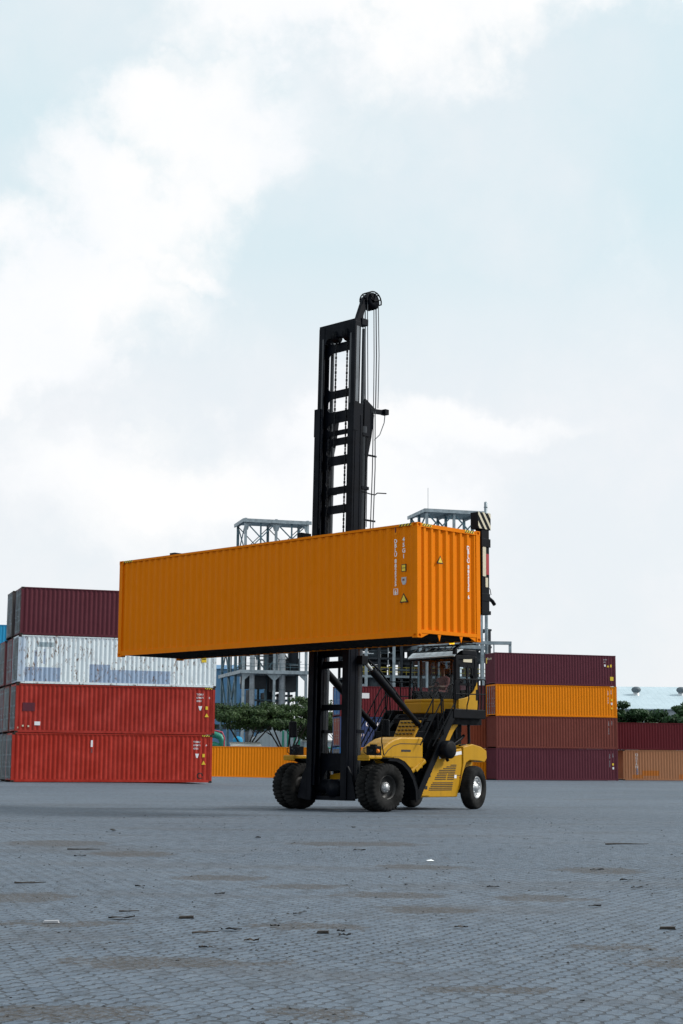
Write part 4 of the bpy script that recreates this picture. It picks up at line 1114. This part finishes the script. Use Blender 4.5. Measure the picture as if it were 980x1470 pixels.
# ------------------------------------------------------------------ trees
def tree(name, label, loc, rad, h0, h1, leaf_mat, leaves, leaf, seed, group, trunk_h=None, lean=0.):
    rnd = random.Random(seed)
    root = empty(name, loc, 0, label, 'tree', group)
    mb = MB(); tips = []
    fork = h0*.35 if trunk_h is None else trunk_h
    mb.tube([(0,0,-.1), (lean*.3, 0, fork*.5), (lean*.6, 0, fork)], .26, 8, .2)
    for i in range(5):
        a = 2*PI*i/5 + rnd.uniform(-.3,.3); rr = rad*rnd.uniform(.45,.85)
        p0 = Vector((lean*.6, 0, fork)); p3 = Vector((math.cos(a)*rr + lean, math.sin(a)*rr, h0 + (h1 - h0)*rnd.uniform(.15,.6)))
        p1 = p0.lerp(p3, .4) + Vector((0,0,(h0 - fork)*.05)); p2 = p0.lerp(p3, .72) + Vector((0,0,.3))
        mb.tube([p0, p1, p2, p3], .13, 6, .035)
        for j in range(2):
            q = p2 + Vector((rnd.uniform(-1.6,1.6), rnd.uniform(-1.6,1.6), rnd.uniform(.5,1.4))); mb.tube([p1.lerp(p2,.6), q], .05, 5, .02); tips.append(q)
        tips.append(p3)
    mb.build('trunk', M['bark'], root)
    # clumps of leaf-sized faces in flat layered pads
    clumps = []
    n = int(22 + rad*5)
    for i in range(n):
        a = rnd.uniform(0, 2*PI); rr = rad*math.sqrt(rnd.random()); top = math.sqrt(max(0, 1 - (rr/rad)**2*.85))
        z = h0 + (h1 - h0)*(rnd.uniform(.05, .92)*top + .06)
        clumps.append((Vector((math.cos(a)*rr + lean, math.sin(a)*rr, z)), rnd.uniform(.7,1.5), rnd.uniform(.28,.5)))
    for t in tips: clumps.append((t, rnd.uniform(.6,1.1), rnd.uniform(.3,.5)))
    vs = []; fs = []
    for i in range(leaves):
        c, sr, sq = clumps[rnd.randrange(len(clumps))]
        while True:
            u = Vector((rnd.uniform(-1,1), rnd.uniform(-1,1), rnd.uniform(-1,1)))
            if .25 < u.length < 1: break
        p = c + Vector((u.x*sr, u.y*sr, u.z*sr*sq))
        nrm = (u*.6 + Vector((rnd.uniform(-.7,.7), rnd.uniform(-.7,.7), rnd.uniform(.1,1)))).normalized()
        s = nrm.cross(Vector((rnd.uniform(-1,1), rnd.uniform(-1,1), .2))).normalized(); t = nrm.cross(s)
        l = leaf*rnd.uniform(.6,1.3); wd_ = l*.5
        b = len(vs); vs += [p - s*l*.5, p + t*wd_*.5, p + s*l*.5, p - t*wd_*.5]; fs.append((b, b+1, b+2, b+3))
    mb = MB(); mb.v = [tuple(v) for v in vs]; mb.f = fs; mb.s = [False]*len(fs)
    link('crown', mb_mesh_raw(mb, 'crown'), leaf_mat, root)
    return root
tree('rain_tree', 'spreading tree above the lone orange container, just right of the red stack', (-11.6, 196, 0), 5.6, 5.2, 8.9, M['leaf'], 9000, .42, 3, 'trees behind the orange container', 2.6, .6)
tree('rain_tree', 'spreading tree with low forked limbs seen beside the mast', (-6.2, 199, 0), 5.2, 5.4, 9.5, M['leaf'], 9000, .42, 11, 'trees behind the orange container', 1.6, -.2)
tree('rain_tree', 'tree glimpsed through the opening of the mast', (-1.2, 203, 0), 3.8, 4.2, 9.4, M['leaf'], 5500, .42, 23, 'trees behind the orange container', 2.2, 0)
RT = [(38.2,226,4.8,3.5,10.9), (43.0,231,4.6,3.6,10.2), (46.2,224,4.8,3.0,9.8), (50.2,229,5.8,3.4,11.4), (45.6,219,3.6,3.2,9.4)]
RTL = ['dark dense tree right beside the four high container stack', 'dark dense tree under the nearer roof vent', 'lower dark tree in the dip of the tree row', 'tallest dark tree, cut by the right edge of the picture', 'dark tree filling the gap between the low and the tallest one of the row']
for i, (x, y, r_, h0, h1) in enumerate(RT):
    tree('broadleaf_tree', RTL[i], (x, y, 0), r_, h0, h1, M['leaf_dark'], 11000, .6, 50 + i, 'dark trees before the warehouse', 1.2, 0)

# ------------------------------------------------------------------ warehouse with roof ventilators
wh = empty('warehouse', (30, 290, 0), 0, 'long pale warehouse with a low pitched roof behind the dark trees', 'building')
mb = MB(); mb.box(0, 90, 0, 40, 0, 11.4); mb.build('wall', M['grey_clad'], wh)
mb = MB(); mb.prism([(-.6,11.3),(20,16.1),(40.6,11.3),(40.6,11.45),(20,16.3),(-.6,11.45)], -.6, 90.6, 'X')
for i in range(90): mb.bar((i + .3, -.6, 11.445), (i + .3, 20, 16.295), .02, .025)
mb.build('roof', M['roof_clad'], wh)
for x, lab in ((24.7, 'turbine roof vent closer to the container stack'), (33.0, 'turbine roof vent at the right edge')):
    y = 12.; z = 11.45 + (y + .6)/20.6*4.85
    v = empty('roof_ventilator', (30 + x, 290 + y, z), 0, lab, 'roof vent', 'ventilators on the warehouse roof')
    mb = MB(); mb.lathe([(-.6,.62),(.5,.55),(.5,.0)], (0,0,0), 16, 'Z'); mb.build('vent_collar', M['silver'], v)
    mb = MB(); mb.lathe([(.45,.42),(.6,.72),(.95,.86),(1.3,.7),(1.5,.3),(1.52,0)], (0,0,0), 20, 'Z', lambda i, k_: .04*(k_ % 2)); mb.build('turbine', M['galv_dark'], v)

# ------------------------------------------------------------------ process plant
PY_ = .27
class Local:
    def __init__(self, o, yaw): self.m = Matrix.Translation(o) @ Matrix.Rotation(yaw, 4, 'Z')
def plant(name, label, cat, loc, yaw=PY_, group=None): return empty(name, loc, yaw, label, cat, group)
def xbrace(mb, p, q, zs, w_=.16):
    for a, b in zip(zs[:-1], zs[1:]):
        mb.bar((p[0], p[1], a), (q[0], q[1], b), w_, w_); mb.bar((q[0], q[1], a), (p[0], p[1], b), w_, w_)
def lattice(label, loc, us, vs_, vtop, ztops, zdeck, deck_mat='galv'):
    t = plant('process_tower', label, 'steel tower', loc)
    zl, zt = ztops
    for u in us:
        for v in vs_:
            top = zt if v <= vtop + .01 else zl
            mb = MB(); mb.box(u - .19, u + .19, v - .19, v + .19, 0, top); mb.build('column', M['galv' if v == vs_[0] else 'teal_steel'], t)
    for i, z in enumerate(zdeck):
        lim = vs_[-1] if z <= zl else vtop
        mb = MB(); mb.box(us[0] - .5, us[-1] + .5, vs_[0] - .5, lim + .5, z - .08, z + .02)
        mb.box(us[0] - .55, us[-1] + .55, vs_[0] - .56, vs_[0] - .38, z - .5, z + .05); mb.box(us[0] - .56, us[0] - .38, vs_[0] - .38, lim + .5, z - .5, z + .05)
        for u in us: mb.box(u - .12, u + .12, vs_[0], lim, z - .45, z - .08)
        mb.build('deck', M['galv'], t)
        if z > zt - .6: continue
        mb = MB()
        for rz in (.55, 1.1): mb.tube([(us[0] - .5, lim, z + rz), (us[0] - .5, vs_[0] - .5, z + rz), (us[-1] + .5, vs_[0] - .5, z + rz)], .03, 5)
        u = us[0] - .5
        while u < us[-1] + .5: mb.tube([(u, vs_[0] - .5, z), (u, vs_[0] - .5, z + 1.1)], .03, 5); u += 1.6
        mb.build('guard_rail', M['teal_steel'], t)
    return t
A = lattice('open steel process tower with cross bracing left of the mast', (-15.3, 257.5, 0), (0, 5.0, 10.2), (0, 6, 11.5, 17), 6, (23.6, 40.2), (15.9, 23.2, 31.5, 40.0))
mb = MB()
def brace(parent, p, q, zs, w_):
    mb = MB(); xbrace(mb, p, q, zs, w_); mb.build('bracing', M['teal_steel'], parent)
for (a, b) in ((0, 5.0), (5.0, 10.2)):
    brace(A, (a, 0), (b, 0), (34.6, 39.6), .17); brace(A, (a, 6), (b, 6), (34.6, 39.6), .13)
brace(A, (0, 6), (0, 11.5), (8, 15.4), .28); brace(A, (0, 11.5), (0, 17), (16, 23), .2)
brace(A, (0, 0), (0, 6), (34.6, 39.6), .15); brace(A, (5, 6), (10.2, 6), (16.2, 23), .2); brace(A, (0, 6), (5, 6), (16.2, 23), .16)
for p, q in (((0, 11.5, 8), (0, 17, 15.4)), ((0, 0, 16), (0, 6, 23))):
    mb = MB(); mb.bar(p, q, .25, .25); mb.build('bracing', M['teal_steel'], A)
for u in (2.5, 7.6):
    mb = MB(); mb.box(u - .12, u + .12, 0, .2, 34.6, 40); mb.build('hanger', M['teal_steel'], A)
for (a, b) in ((0, 5.0), (5.0, 10.2)): # arched haunches under the decks
    for uu, q in ((a + .19, 1), (b - .19, -1)):
        mb = MB(); mb.prism([(uu, 39.5), (uu + q*1.1, 39.5), (uu + q*.4, 39.2), (uu + q*.15, 38.3), (uu, 38.3)], -.15, .15, 'Y'); mb.build('haunch', M['galv'], A)
        mb = MB(); mb.prism([(uu, 15.4), (uu + q*1.1, 15.4), (uu, 14.4)], -.15, .15, 'Y'); mb.build('haunch', M['galv'], A)
rq = random.Random(4)
for (u0, u1, v0, z0, z1) in ((.8,4.4,3,13.2,15.3), (5.6,9.4,3,12.8,15.3), (2.6,3.4,7,0,13.2), (5.3,6.0,8,0,12.8), (8.2,9.0,9,0,12.8), (.6,10,10,9.2,9.7), (5.8,7.4,8,16,19.5), (1.5,2.2,8,16,23), (8.0,10.0,4,16.0,18.2)):
    mb = MB(); mb.box(u0, u1, v0, v0 + 3, z0, z1); mb.build('machine', M['dark_steel'], A)
B = lattice('tall steel process tower with a mast antenna behind the raised container', (13.7, 258, 0), (0, 4.6, 9.2), (0, 4, 8), 8, (42.0, 42.0), (11.0, 20.2, 30, 41.9))
for (a, b) in ((0, 4.6), (4.6, 9.2)):
    brace(B, (a, 0), (b, 0), (36.5, 41.4), .2); brace(B, (a, 8), (b, 8), (36.5, 41.4), .2)
brace(B, (0, 0), (0, 8), (36.5, 41.4), .2)
mb = MB(); mb.tube([(.2, 0, 42), (.2, 0, 45.4)], .035, 5); mb.build('antenna', M['teal_steel'], B)
mb = MB(); mb.lathe([(0,0),(0,.9),(1.6,.9),(1.9,.5),(2.0,0)], (7.6, 4, 36.2), 16, 'Z'); mb.build('vessel', M['silver'], B)
# vessels and pipes
rp_ = random.Random(17)
for i in range(58):
    u = rp_.uniform(.5, 10.4); v = rp_.uniform(3, 16); z0 = rp_.choice([0, 4, 10, 16, 16.1, 24]); z1 = z0 + rp_.uniform(5, 12); r_ = rp_.choice([.05,.06,.08,.12,.2])
    if z1 > 23 and v > 6: z1 = 23
    mb = MB()
    if i % 2 == 0: zz = rp_.choice([6.5, 11.5, 12.4, 17.6, 18.4, 19.2, 20.5, 21.3]); mb.tube([(u, v, zz - 2), (u, v, zz), (min(10.4, u + rp_.uniform(2, 6)), v, zz), (min(10.4, u + 6), v + .1, zz + .05)], r_, 7)
    else: mb.tube([(u, v, z0), (u, v, max(z0 + 2, z1))], r_, 7)
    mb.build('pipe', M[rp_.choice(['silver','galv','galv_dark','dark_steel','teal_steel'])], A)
def column_vessel(label, px, y, r_, z0, z1, mat, bands=True):
    t = plant('process_column', label, 'process column', (px, y, 0), 0, 'vertical vessels in the plant')
    mb = MB(); mb.lathe([(z0,0),(z0,r_),(z1,r_),(z1 + r_*.5, r_*.6),(z1 + r_*.6,0)], (0,0,0), 20, 'Z'); mb.build('shell', M[mat], t)
    mb = MB(); z = z0 + 1
    while z < z1 and bands: mb.lathe([(0,r_),(0,r_+.05),(.12,r_+.05),(.12,r_)], (0,0,z), 20, 'Z'); z += 2.4
    if bands: mb.build('clamp_band', M['galv'], t)
column_vessel('slim silver vessel beside the left leg of the steel tower', -14.0, 259.6, .42, 0, 30, 'silver')
column_vessel('stouter silver vessel near the middle leg of the steel tower', -9.3, 261.4, .52, 0, 30, 'silver')
column_vessel('dark upright vessel on the steel tower\'s lower deck', -7.6, 263.5, .75, 16, 31, 'dark_steel')
column_vessel('tall grey pipe column at the right end of the plant', 22.9, 255.2, .26, 0, 42.6, 'galv')
column_vessel('dark thin column behind the left steel tower', -11.6, 268, .5, 0, 26, 'dark_steel', False)
column_vessel('short silver pot by the mast', -4.9, 264, .3, 6, 13.4, 'silver')
# dark multi-storey process structure behind the cab
D = plant('process_building', 'dark open multi-storey process structure behind the cab', 'process building', (3.2, 262, 0), .2)
rnd = random.Random(5)
floors = (8.6, 12.0, 15.6, 18.4, 20.6, 23.4)
for z in floors:
    mb = MB(); mb.box(-1, 22, 0, 14, z - .3, z); mb.build('floor', M['dark_steel'], D)
for i in range(7):
    for v in (0, 7, 14):
        mb = MB(); x = -.6 + i*3.7; mb.box(x - .2, x + .2, v - .2, v + .2, 0, 23.4); mb.build('column', M['dark_steel'], D)
for z0, z1 in zip(floors[:-1], floors[1:]):
    for i in range(15):
        mb = MB(); x = -.5 + i*1.5 + rnd.uniform(-.4,.4); h = (z1 - z0 - .3)*rnd.uniform(.45, 1); ww = rnd.uniform(.6,1.6); v = rnd.uniform(1,11)
        if rnd.random() < .5: mb.lathe([(0,0),(0,ww*.6),(h,ww*.6),(h,0)], (x, v, z0), 14, 'Z')
        else: mb.box(x - ww*.7, x + ww*.7, v, v + 2, z0, z0 + h)
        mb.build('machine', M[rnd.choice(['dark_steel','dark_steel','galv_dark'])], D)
mb = MB(); mb.box(-1, 22, 13.8, 14, 0, 15.4); mb.build('back_wall', M['dark_steel'], D)
mb = MB()
for i in range(16): mb.tube([(-.8 + i*1.4, -.1, 15.6), (-.8 + i*1.4, -.1, 16.8)], .05, 5)
for z in (16.1, 16.8): mb.tube([(-.8, -.1, z), (21.5, -.1, z)], .06, 5)
mb.build('guard_rail', M['rail_yellow'], D)
for (a, b, z) in ((0, 7, 15.6), (7, 21, 15.6)):
    mb = MB(); mb.box(a, b, -.5, -.2, z - .45, z - .1); mb.build('edge_beam', M['galv'], D)
for i in range(44):
    z = rnd.choice(floors[:-1]) + rnd.uniform(.5, 2.2); x = rnd.uniform(-1, 17); v = rnd.uniform(-.6, 5); mb = MB()
    if i % 3: mb.tube([(x, v, z), (x + rnd.uniform(2, 5), v, z)], rnd.choice([.08,.13,.2]), 7)
    else: mb.tube([(x, v, z - 1), (x, v, z + 2.5)], rnd.choice([.08,.13,.2]), 7)
    mb.build('pipe', M[rnd.choice(['galv','galv_dark','dark_steel','silver'])], D)
# pale steel pipe rack in front of it
Rk = plant('pipe_rack', 'pale grey steel rack with a top walkway above the cab', 'pipe rack', (3.2, 252, 0), .05)
for x in (.8, 5.1, 9.2, 18.9):
    mb = MB(); mb.box(x - .22, x + .22, -.22, .22, 0, 20.2); mb.build('column', M['galv'], Rk)
mb = MB(); mb.box(.5, 23.4, -.3, .3, 19.9, 20.4); mb.box(23.0, 23.4, -.2, .2, 18.2, 19.9); mb.box(20.6, 20.75, -.1, .1, 18.4, 19.9); mb.build('walkway_beam', M['galv'], Rk)
for q in (((-3.2,0,9.4),(.8,0,12.4),.3,.3), ((-3.2,0,12.6),(.8,0,9.2),.3,.3), ((-4,0,13.4),(1,0,13.4),.4,.4), ((9,0,17.2),(14,0,17.2),.2,.2)):
    mb = MB(); mb.bar(*q); mb.build('bracing', M['galv'], Rk)
for i, (x, z) in enumerate(((10.2, 16.4), (12.1, 16.4))):
    mb = MB(); mb.box(x - .06, x + .06, -.06, .06, 15.0, 17.2); mb.build('post', M['galv'], Rk)
# blue clad hall and the low buildings
bl = plant('blue_hall', 'blue clad hall with dark window bands seen through the steel tower', 'building', (-24, 300, 0), .12)
mb = MB(); mb.box(0, 5.6, 0, 12, 0, 18.6); mb.box(5.6, 11.6, 1, 11, 0, 15.9); mb.build('wall', M['blue_clad'], bl)
mb = MB(); mb.prism([(-.4,18.5),(6,19.6),(12.4,18.5)], -.4, 5.9, 'X'); mb.build('roof', M['blue_clad'], bl)
for z in (7.5, 11.4):
    mb = MB(); mb.box(.5, 5.2, -.06, .05, z, z + .9); mb.build('window_band', M['dark_steel'], bl)
sh = plant('storage_shed', 'grey sheeted shed with a rounded roof behind the spreading trees', 'shed', (-12.2, 221, 0), .1)
mb = MB(); prof = [(0,0),(0,3.6)] + [(4.6*(1 - math.cos(R(a)))/1, 3.6 + 2.4*math.sin(R(a))) for a in range(10, 181, 17)] + [(9.2,0)]
mb.prism(prof, 0, 6, 'Y'); mb.build('wall', M['grey_clad'], sh)
mb = MB()
for i in range(18): mb.box(i*.52 + .1, i*.52 + .15, -.03, .0, 0, 3.4 + 2.3*math.sin(PI*min(1, max(0, (i*.52)/9.2))))
mb.build('sheet_rib', M['galv'], sh)
lw = plant('low_annex', 'plain grey annex standing at the shed\'s right end', 'building', (-4.6, 219, 0), .1)
mb = MB(); mb.box(0, 11, 0, 5, 0, 4.3); mb.build('wall', M['grey_clad'], lw); mb = MB(); mb.box(-.2, 11.2, -.2, 5.2, 4.3, 4.5); mb.build('roof', M['concrete'], lw)
cn = plant('canopy', 'pale lean-to canopy roof just above the lone orange container', 'canopy', (-12.6, 190, 0), .1)
mb = MB(); mb.prism([(0,3.2),(5,3.75),(5,3.85),(0,3.3)], 0, 3.6, 'X'); mb.box(0, 3.6, -.1, .05, 3.1, 3.35); mb.build('roof', M['concrete'], cn)
for x in (.1, 3.3):
    mb = MB(); mb.box(x, x + .18, .1, .28, 0, 3.1); mb.build('post', M['galv'], cn)
pp = plant('green_pipes', 'pair of fat green pipes bending down by the red stack', 'pipes', (-17.4, 213, 0), .0)
for z in (5.0, 3.7):
    mb = MB(); mb.tube([(-6,0,z),(1.2,0,z),(1.9,0,z - .3),(2.2,0,z - .9),(2.2,0,0)], .42, 12); mb.build('pipe', M['green_pipe'], pp)
mb = MB(); mb.box(.1,.35,-.6,-.4,0,5.2); mb.build('support', M['galv'], pp)
rp = MB(); rp.tube([(-14.9,212,0),(-14.9,212,4.6),(-15.2,212,5.3),(-16.2,212,5.5)], .11, 8); tag(rp.build('red_pipe', plain('pink_red_pipe_paint', (.4,.06,.09), .5)), 'pink red pipe arching over the green pipes', 'pipe')
tk = plant('water_tank', 'small blue tank with a domed top behind the spreading tree', 'tank', (-12.9, 208, 0), 0)
mb = MB(); mb.lathe([(2.6,0),(2.6,.62),(4.3,.62),(4.6,.45),(4.75,.0)], (0,0,0), 18, 'Z'); mb.build('shell', M['light_blue'], tk)
mb = MB()
for x, y in ((-.4,-.4),(.4,-.4),(.4,.4),(-.4,.4)): mb.box(x - .06, x + .06, y - .06, y + .06, 0, 2.6)
mb.build('stand', M['galv_dark'], tk)
gr = plant('green_pipe_rack', 'group of upright green pipes tied by a cross pipe before the grey annex', 'pipes', (-7.4, 214, 0), 0)
for x, h in ((.0,5.6),(.65,5.8),(1.5,5.2),(2.1,5.0),(3.5,5.6),(5.0,4.6)):
    mb = MB(); mb.tube([(x,0,0),(x,0,h)], .15, 8); mb.build('upright_pipe', M['green_pipe'], gr)
mb = MB(); mb.tube([(.2,-.2,3.4),(9,-.2,3.4)], .12, 8); mb.build('cross_pipe', M['green_pipe'], gr)

# ------------------------------------------------------------------ litter on the paving
def debris(name, label, cat, loc, rz, length, mat, kind, group=None):
    length *= .8 if kind == 'twig' else .66
    rnd = random.Random(int(abs(loc[0]*100) + loc[1]*10))
    mb = MB()
    if kind == 'twig':
        n = 5; pts = [(length*(i/(n-1) - .5), rnd.uniform(-.06,.06)*length, .006 + rnd.uniform(0,.006)) for i in range(n)]
        mb.tube(pts, .006 + length*.012, 6, .004)
        mb.tube([pts[2], (pts[2][0] + length*.15, pts[2][1] + length*.14, .012)], .008, 5, .004)
    elif kind == 'leaf':
        n = 7; L_ = length; vs = []
        for i in range(n):
            t = i/(n-1); hw = .22*L_*math.sin(PI*min(1, t*.95 + .03)); zc = .004 + .03*L_*math.sin(PI*t*1.5)**2 + rnd.uniform(0,.006)
            vs += [(L_*(t - .5), -hw, zc + rnd.uniform(.0,.018)), (L_*(t - .5), 0, zc), (L_*(t - .5), hw, zc + rnd.uniform(.0,.016))]
        fs = []
        for i in range(n-1):
            for j in (0, 1): fs.append((3*i+j, 3*i+3+j, 3*i+4+j, 3*i+1+j))
        mb.add(vs, fs)
    elif kind == 'plank':
        mb.prism([(-length/2,0),(length/2,0),(length/2 - .01,.01),(length/2,.018),(-length/2 + .01,.016)], -.03, .03, 'Y')
    else:
        vs = [(rnd.uniform(-1,1)*length*.5, rnd.uniform(-1,1)*length*.4, abs(rnd.uniform(.05,.3))*length) for _ in range(14)]
        bm = bmesh.new(); [bm.verts.new(v) for v in vs]; bmesh.ops.convex_hull(bm, input=bm.verts); me = bpy.data.meshes.new(name); bm.to_mesh(me); bm.free()
        o = link(name, me, mat); o.location = loc; o.rotation_euler = (0,0,rz); return tag(o, label, cat, group)
    o = mb.build(name, mat); o.location = loc; o.rotation_euler = (0,0,rz)
    return tag(o, label, cat, group)
tw, lf = M['twig'], M['grit']
D_ = [('twig','long thin twig lying beside the curled leaf, front centre','twig',-1.03,12.94,.5,.28,'twig'), ('dead_leaf','large curled dark leaf at the end of the long twig','leaf',-.84,13.14,-.2,.26,'leaf'),
      ('plank_offcut','dark plank offcut on the paving, front centre','wood scrap',-1.29,14.16,.1,.2,'plank'), ('plank_offcut','pale plank offcut lying on the left of the paving','wood scrap',-2.35,13.67,.05,.2,'plank'),
      ('plank_offcut','dark plank offcut near the right edge of the paving','wood scrap',2.67,13.55,-.2,.2,'plank'), ('plank_offcut','short dark plank offcut left of the right sand patch','wood scrap',-.12,13.01,.0,.15,'plank'),
      ('twig','long dark stick far out on the right of the paving','twig',4.86,27.99,.1,.95,'twig'), ('twig','crooked stick on the left beyond the brown sand patch','twig',-3.34,18.02,.2,.42,'twig'),
      ('twig','dark stick on the far left of the paving','twig',-3.84,25.,.1,.62,'twig'), ('dead_leaf','dark leaf just in front of the far left stick','leaf',-3.61,23.16,.2,.26,'leaf'),
      ('dead_leaf','dark crumpled leaf left of the plank offcut, front centre','leaf',-1.82,14.02,.3,.34,'leaf'), ('dead_leaf','dark leaf on the paving midway to the truck','leaf',-1.19,16.66,.2,.16,'leaf'),
      ('dead_leaf','brown leaf near the front of the paving, under the curled one','leaf',-.94,11.87,.4,.16,'leaf'), ('dead_leaf','brown leaf to the right of the curled dark leaf','leaf',-.64,12.34,-.3,.18,'leaf'),
      ('dead_leaf','small dark leaf front centre','leaf',-.51,13.44,.1,.12,'leaf'), ('dead_leaf','dark curled pair leaf at the picture centre line','leaf',.05,12.76,.3,.15,'leaf'), ('dead_leaf','dark leaf at the centre line, upper of two','leaf',.02,13.05,-.3,.1,'leaf'),
      ('dead_leaf','dark leaf right of centre above the sand patch','leaf',2.39,15.54,.0,.18,'leaf'), ('dead_leaf','dark leaf farther out on the right','leaf',3.22,17.94,.3,.24,'leaf'), ('dead_leaf','dark leaf far out right, beside the pair','leaf',3.3,19.1,.2,.24,'leaf'), ('dead_leaf','dark leaf far out on the right before the long stick','leaf',3.26,20.97,.1,.28,'leaf'),
      ('dead_leaf','long dark leaf halfway out on the right','leaf',1.66,17.88,.2,.22,'leaf'), ('dead_leaf','brown leaf on the paving just right of centre','leaf',.99,13.45,.1,.17,'leaf'), ('stone','dark stone near the front right','stone',1.36,9.38,.1,.06,'stone'),
      ('stone','dark stone left of the mast on the paving','stone',-1.42,29.27,.1,.2,'stone'), ('stone','dark stone on the far left of the paving','stone',-4.31,31.75,.1,.26,'stone'), ('stone','small dark stone far out ahead of the truck','stone',.3,34.22,.1,.2,'stone'),
      ('dead_leaf','flat dark leaf ahead of the truck','leaf',.31,25.31,.1,.3,'leaf'), ('stone','small dark stone right of centre','stone',.74,18.19,.1,.09,'stone'), ('dead_leaf','small dark leaf above the front plank','leaf',-.35,14.56,.3,.14,'leaf'), ('twig','short twig above the crumpled leaf','twig',-1.84,14.67,.2,.22,'twig'), ('dead_leaf','dark leaf on the left, midway','leaf',-2.1,17.59,.2,.16,'leaf')]
for (n_, lab, cat, x, y, rz, ln, kd) in D_:
    debris(n_, lab, cat, (x, y, .004), rz, ln, M['grey_mark'] if 'pale' in lab else (tw if kd in ('twig','plank') or 'brown' in lab else lf), kd)
mb = MB(); mb.add([(-.12,-.2,.01),(.07,-.24,.02),(.12,.1,.012),(.02,.22,.03),(-.16,.14,.02),(0,0,.06)], [(0,1,5),(1,2,5),(2,3,5),(3,4,5),(4,0,5)])
pb = mb.build('paper_scrap', M['paper']); pb.scale = (.4,.4,.4); pb.location = (1.26, 22.72, .004); tag(pb, 'crumpled scrap of white paper on the paving before the truck', 'paper')
# fine grit nobody could count
rnd = random.Random(99); mb = MB()
for i in range(5200):
    y = 7.8 + 34*rnd.random()**1.7; x = (rnd.random() - .5)*y*.5
    if mnoise.noise(Vector((x*.5, y*.35, 3))) + rnd.uniform(-.35,.35) < 0: continue
    s = rnd.choice([.0025,.003,.004,.005,.009])*rnd.uniform(.8,1.3)*(1 + y*.035)
    a = rnd.uniform(0, 6.28); ca, sa = math.cos(a)*s, math.sin(a)*s; q = rnd.uniform(.5,1.6)
    mb.add([(x+ca*q,y+sa*q,.001),(x-sa,y+ca,.001),(x-ca*q,y-sa*q,.001),(x+sa,y-ca,.001),(x+ca*.2,y+sa*.2,s*.6)], [(0,1,4),(1,2,4),(2,3,4),(3,0,4)])
tag(mb.build('gravel', M['grit']), 'scattered dark grit and crumbs on the paving', kind='stuff')
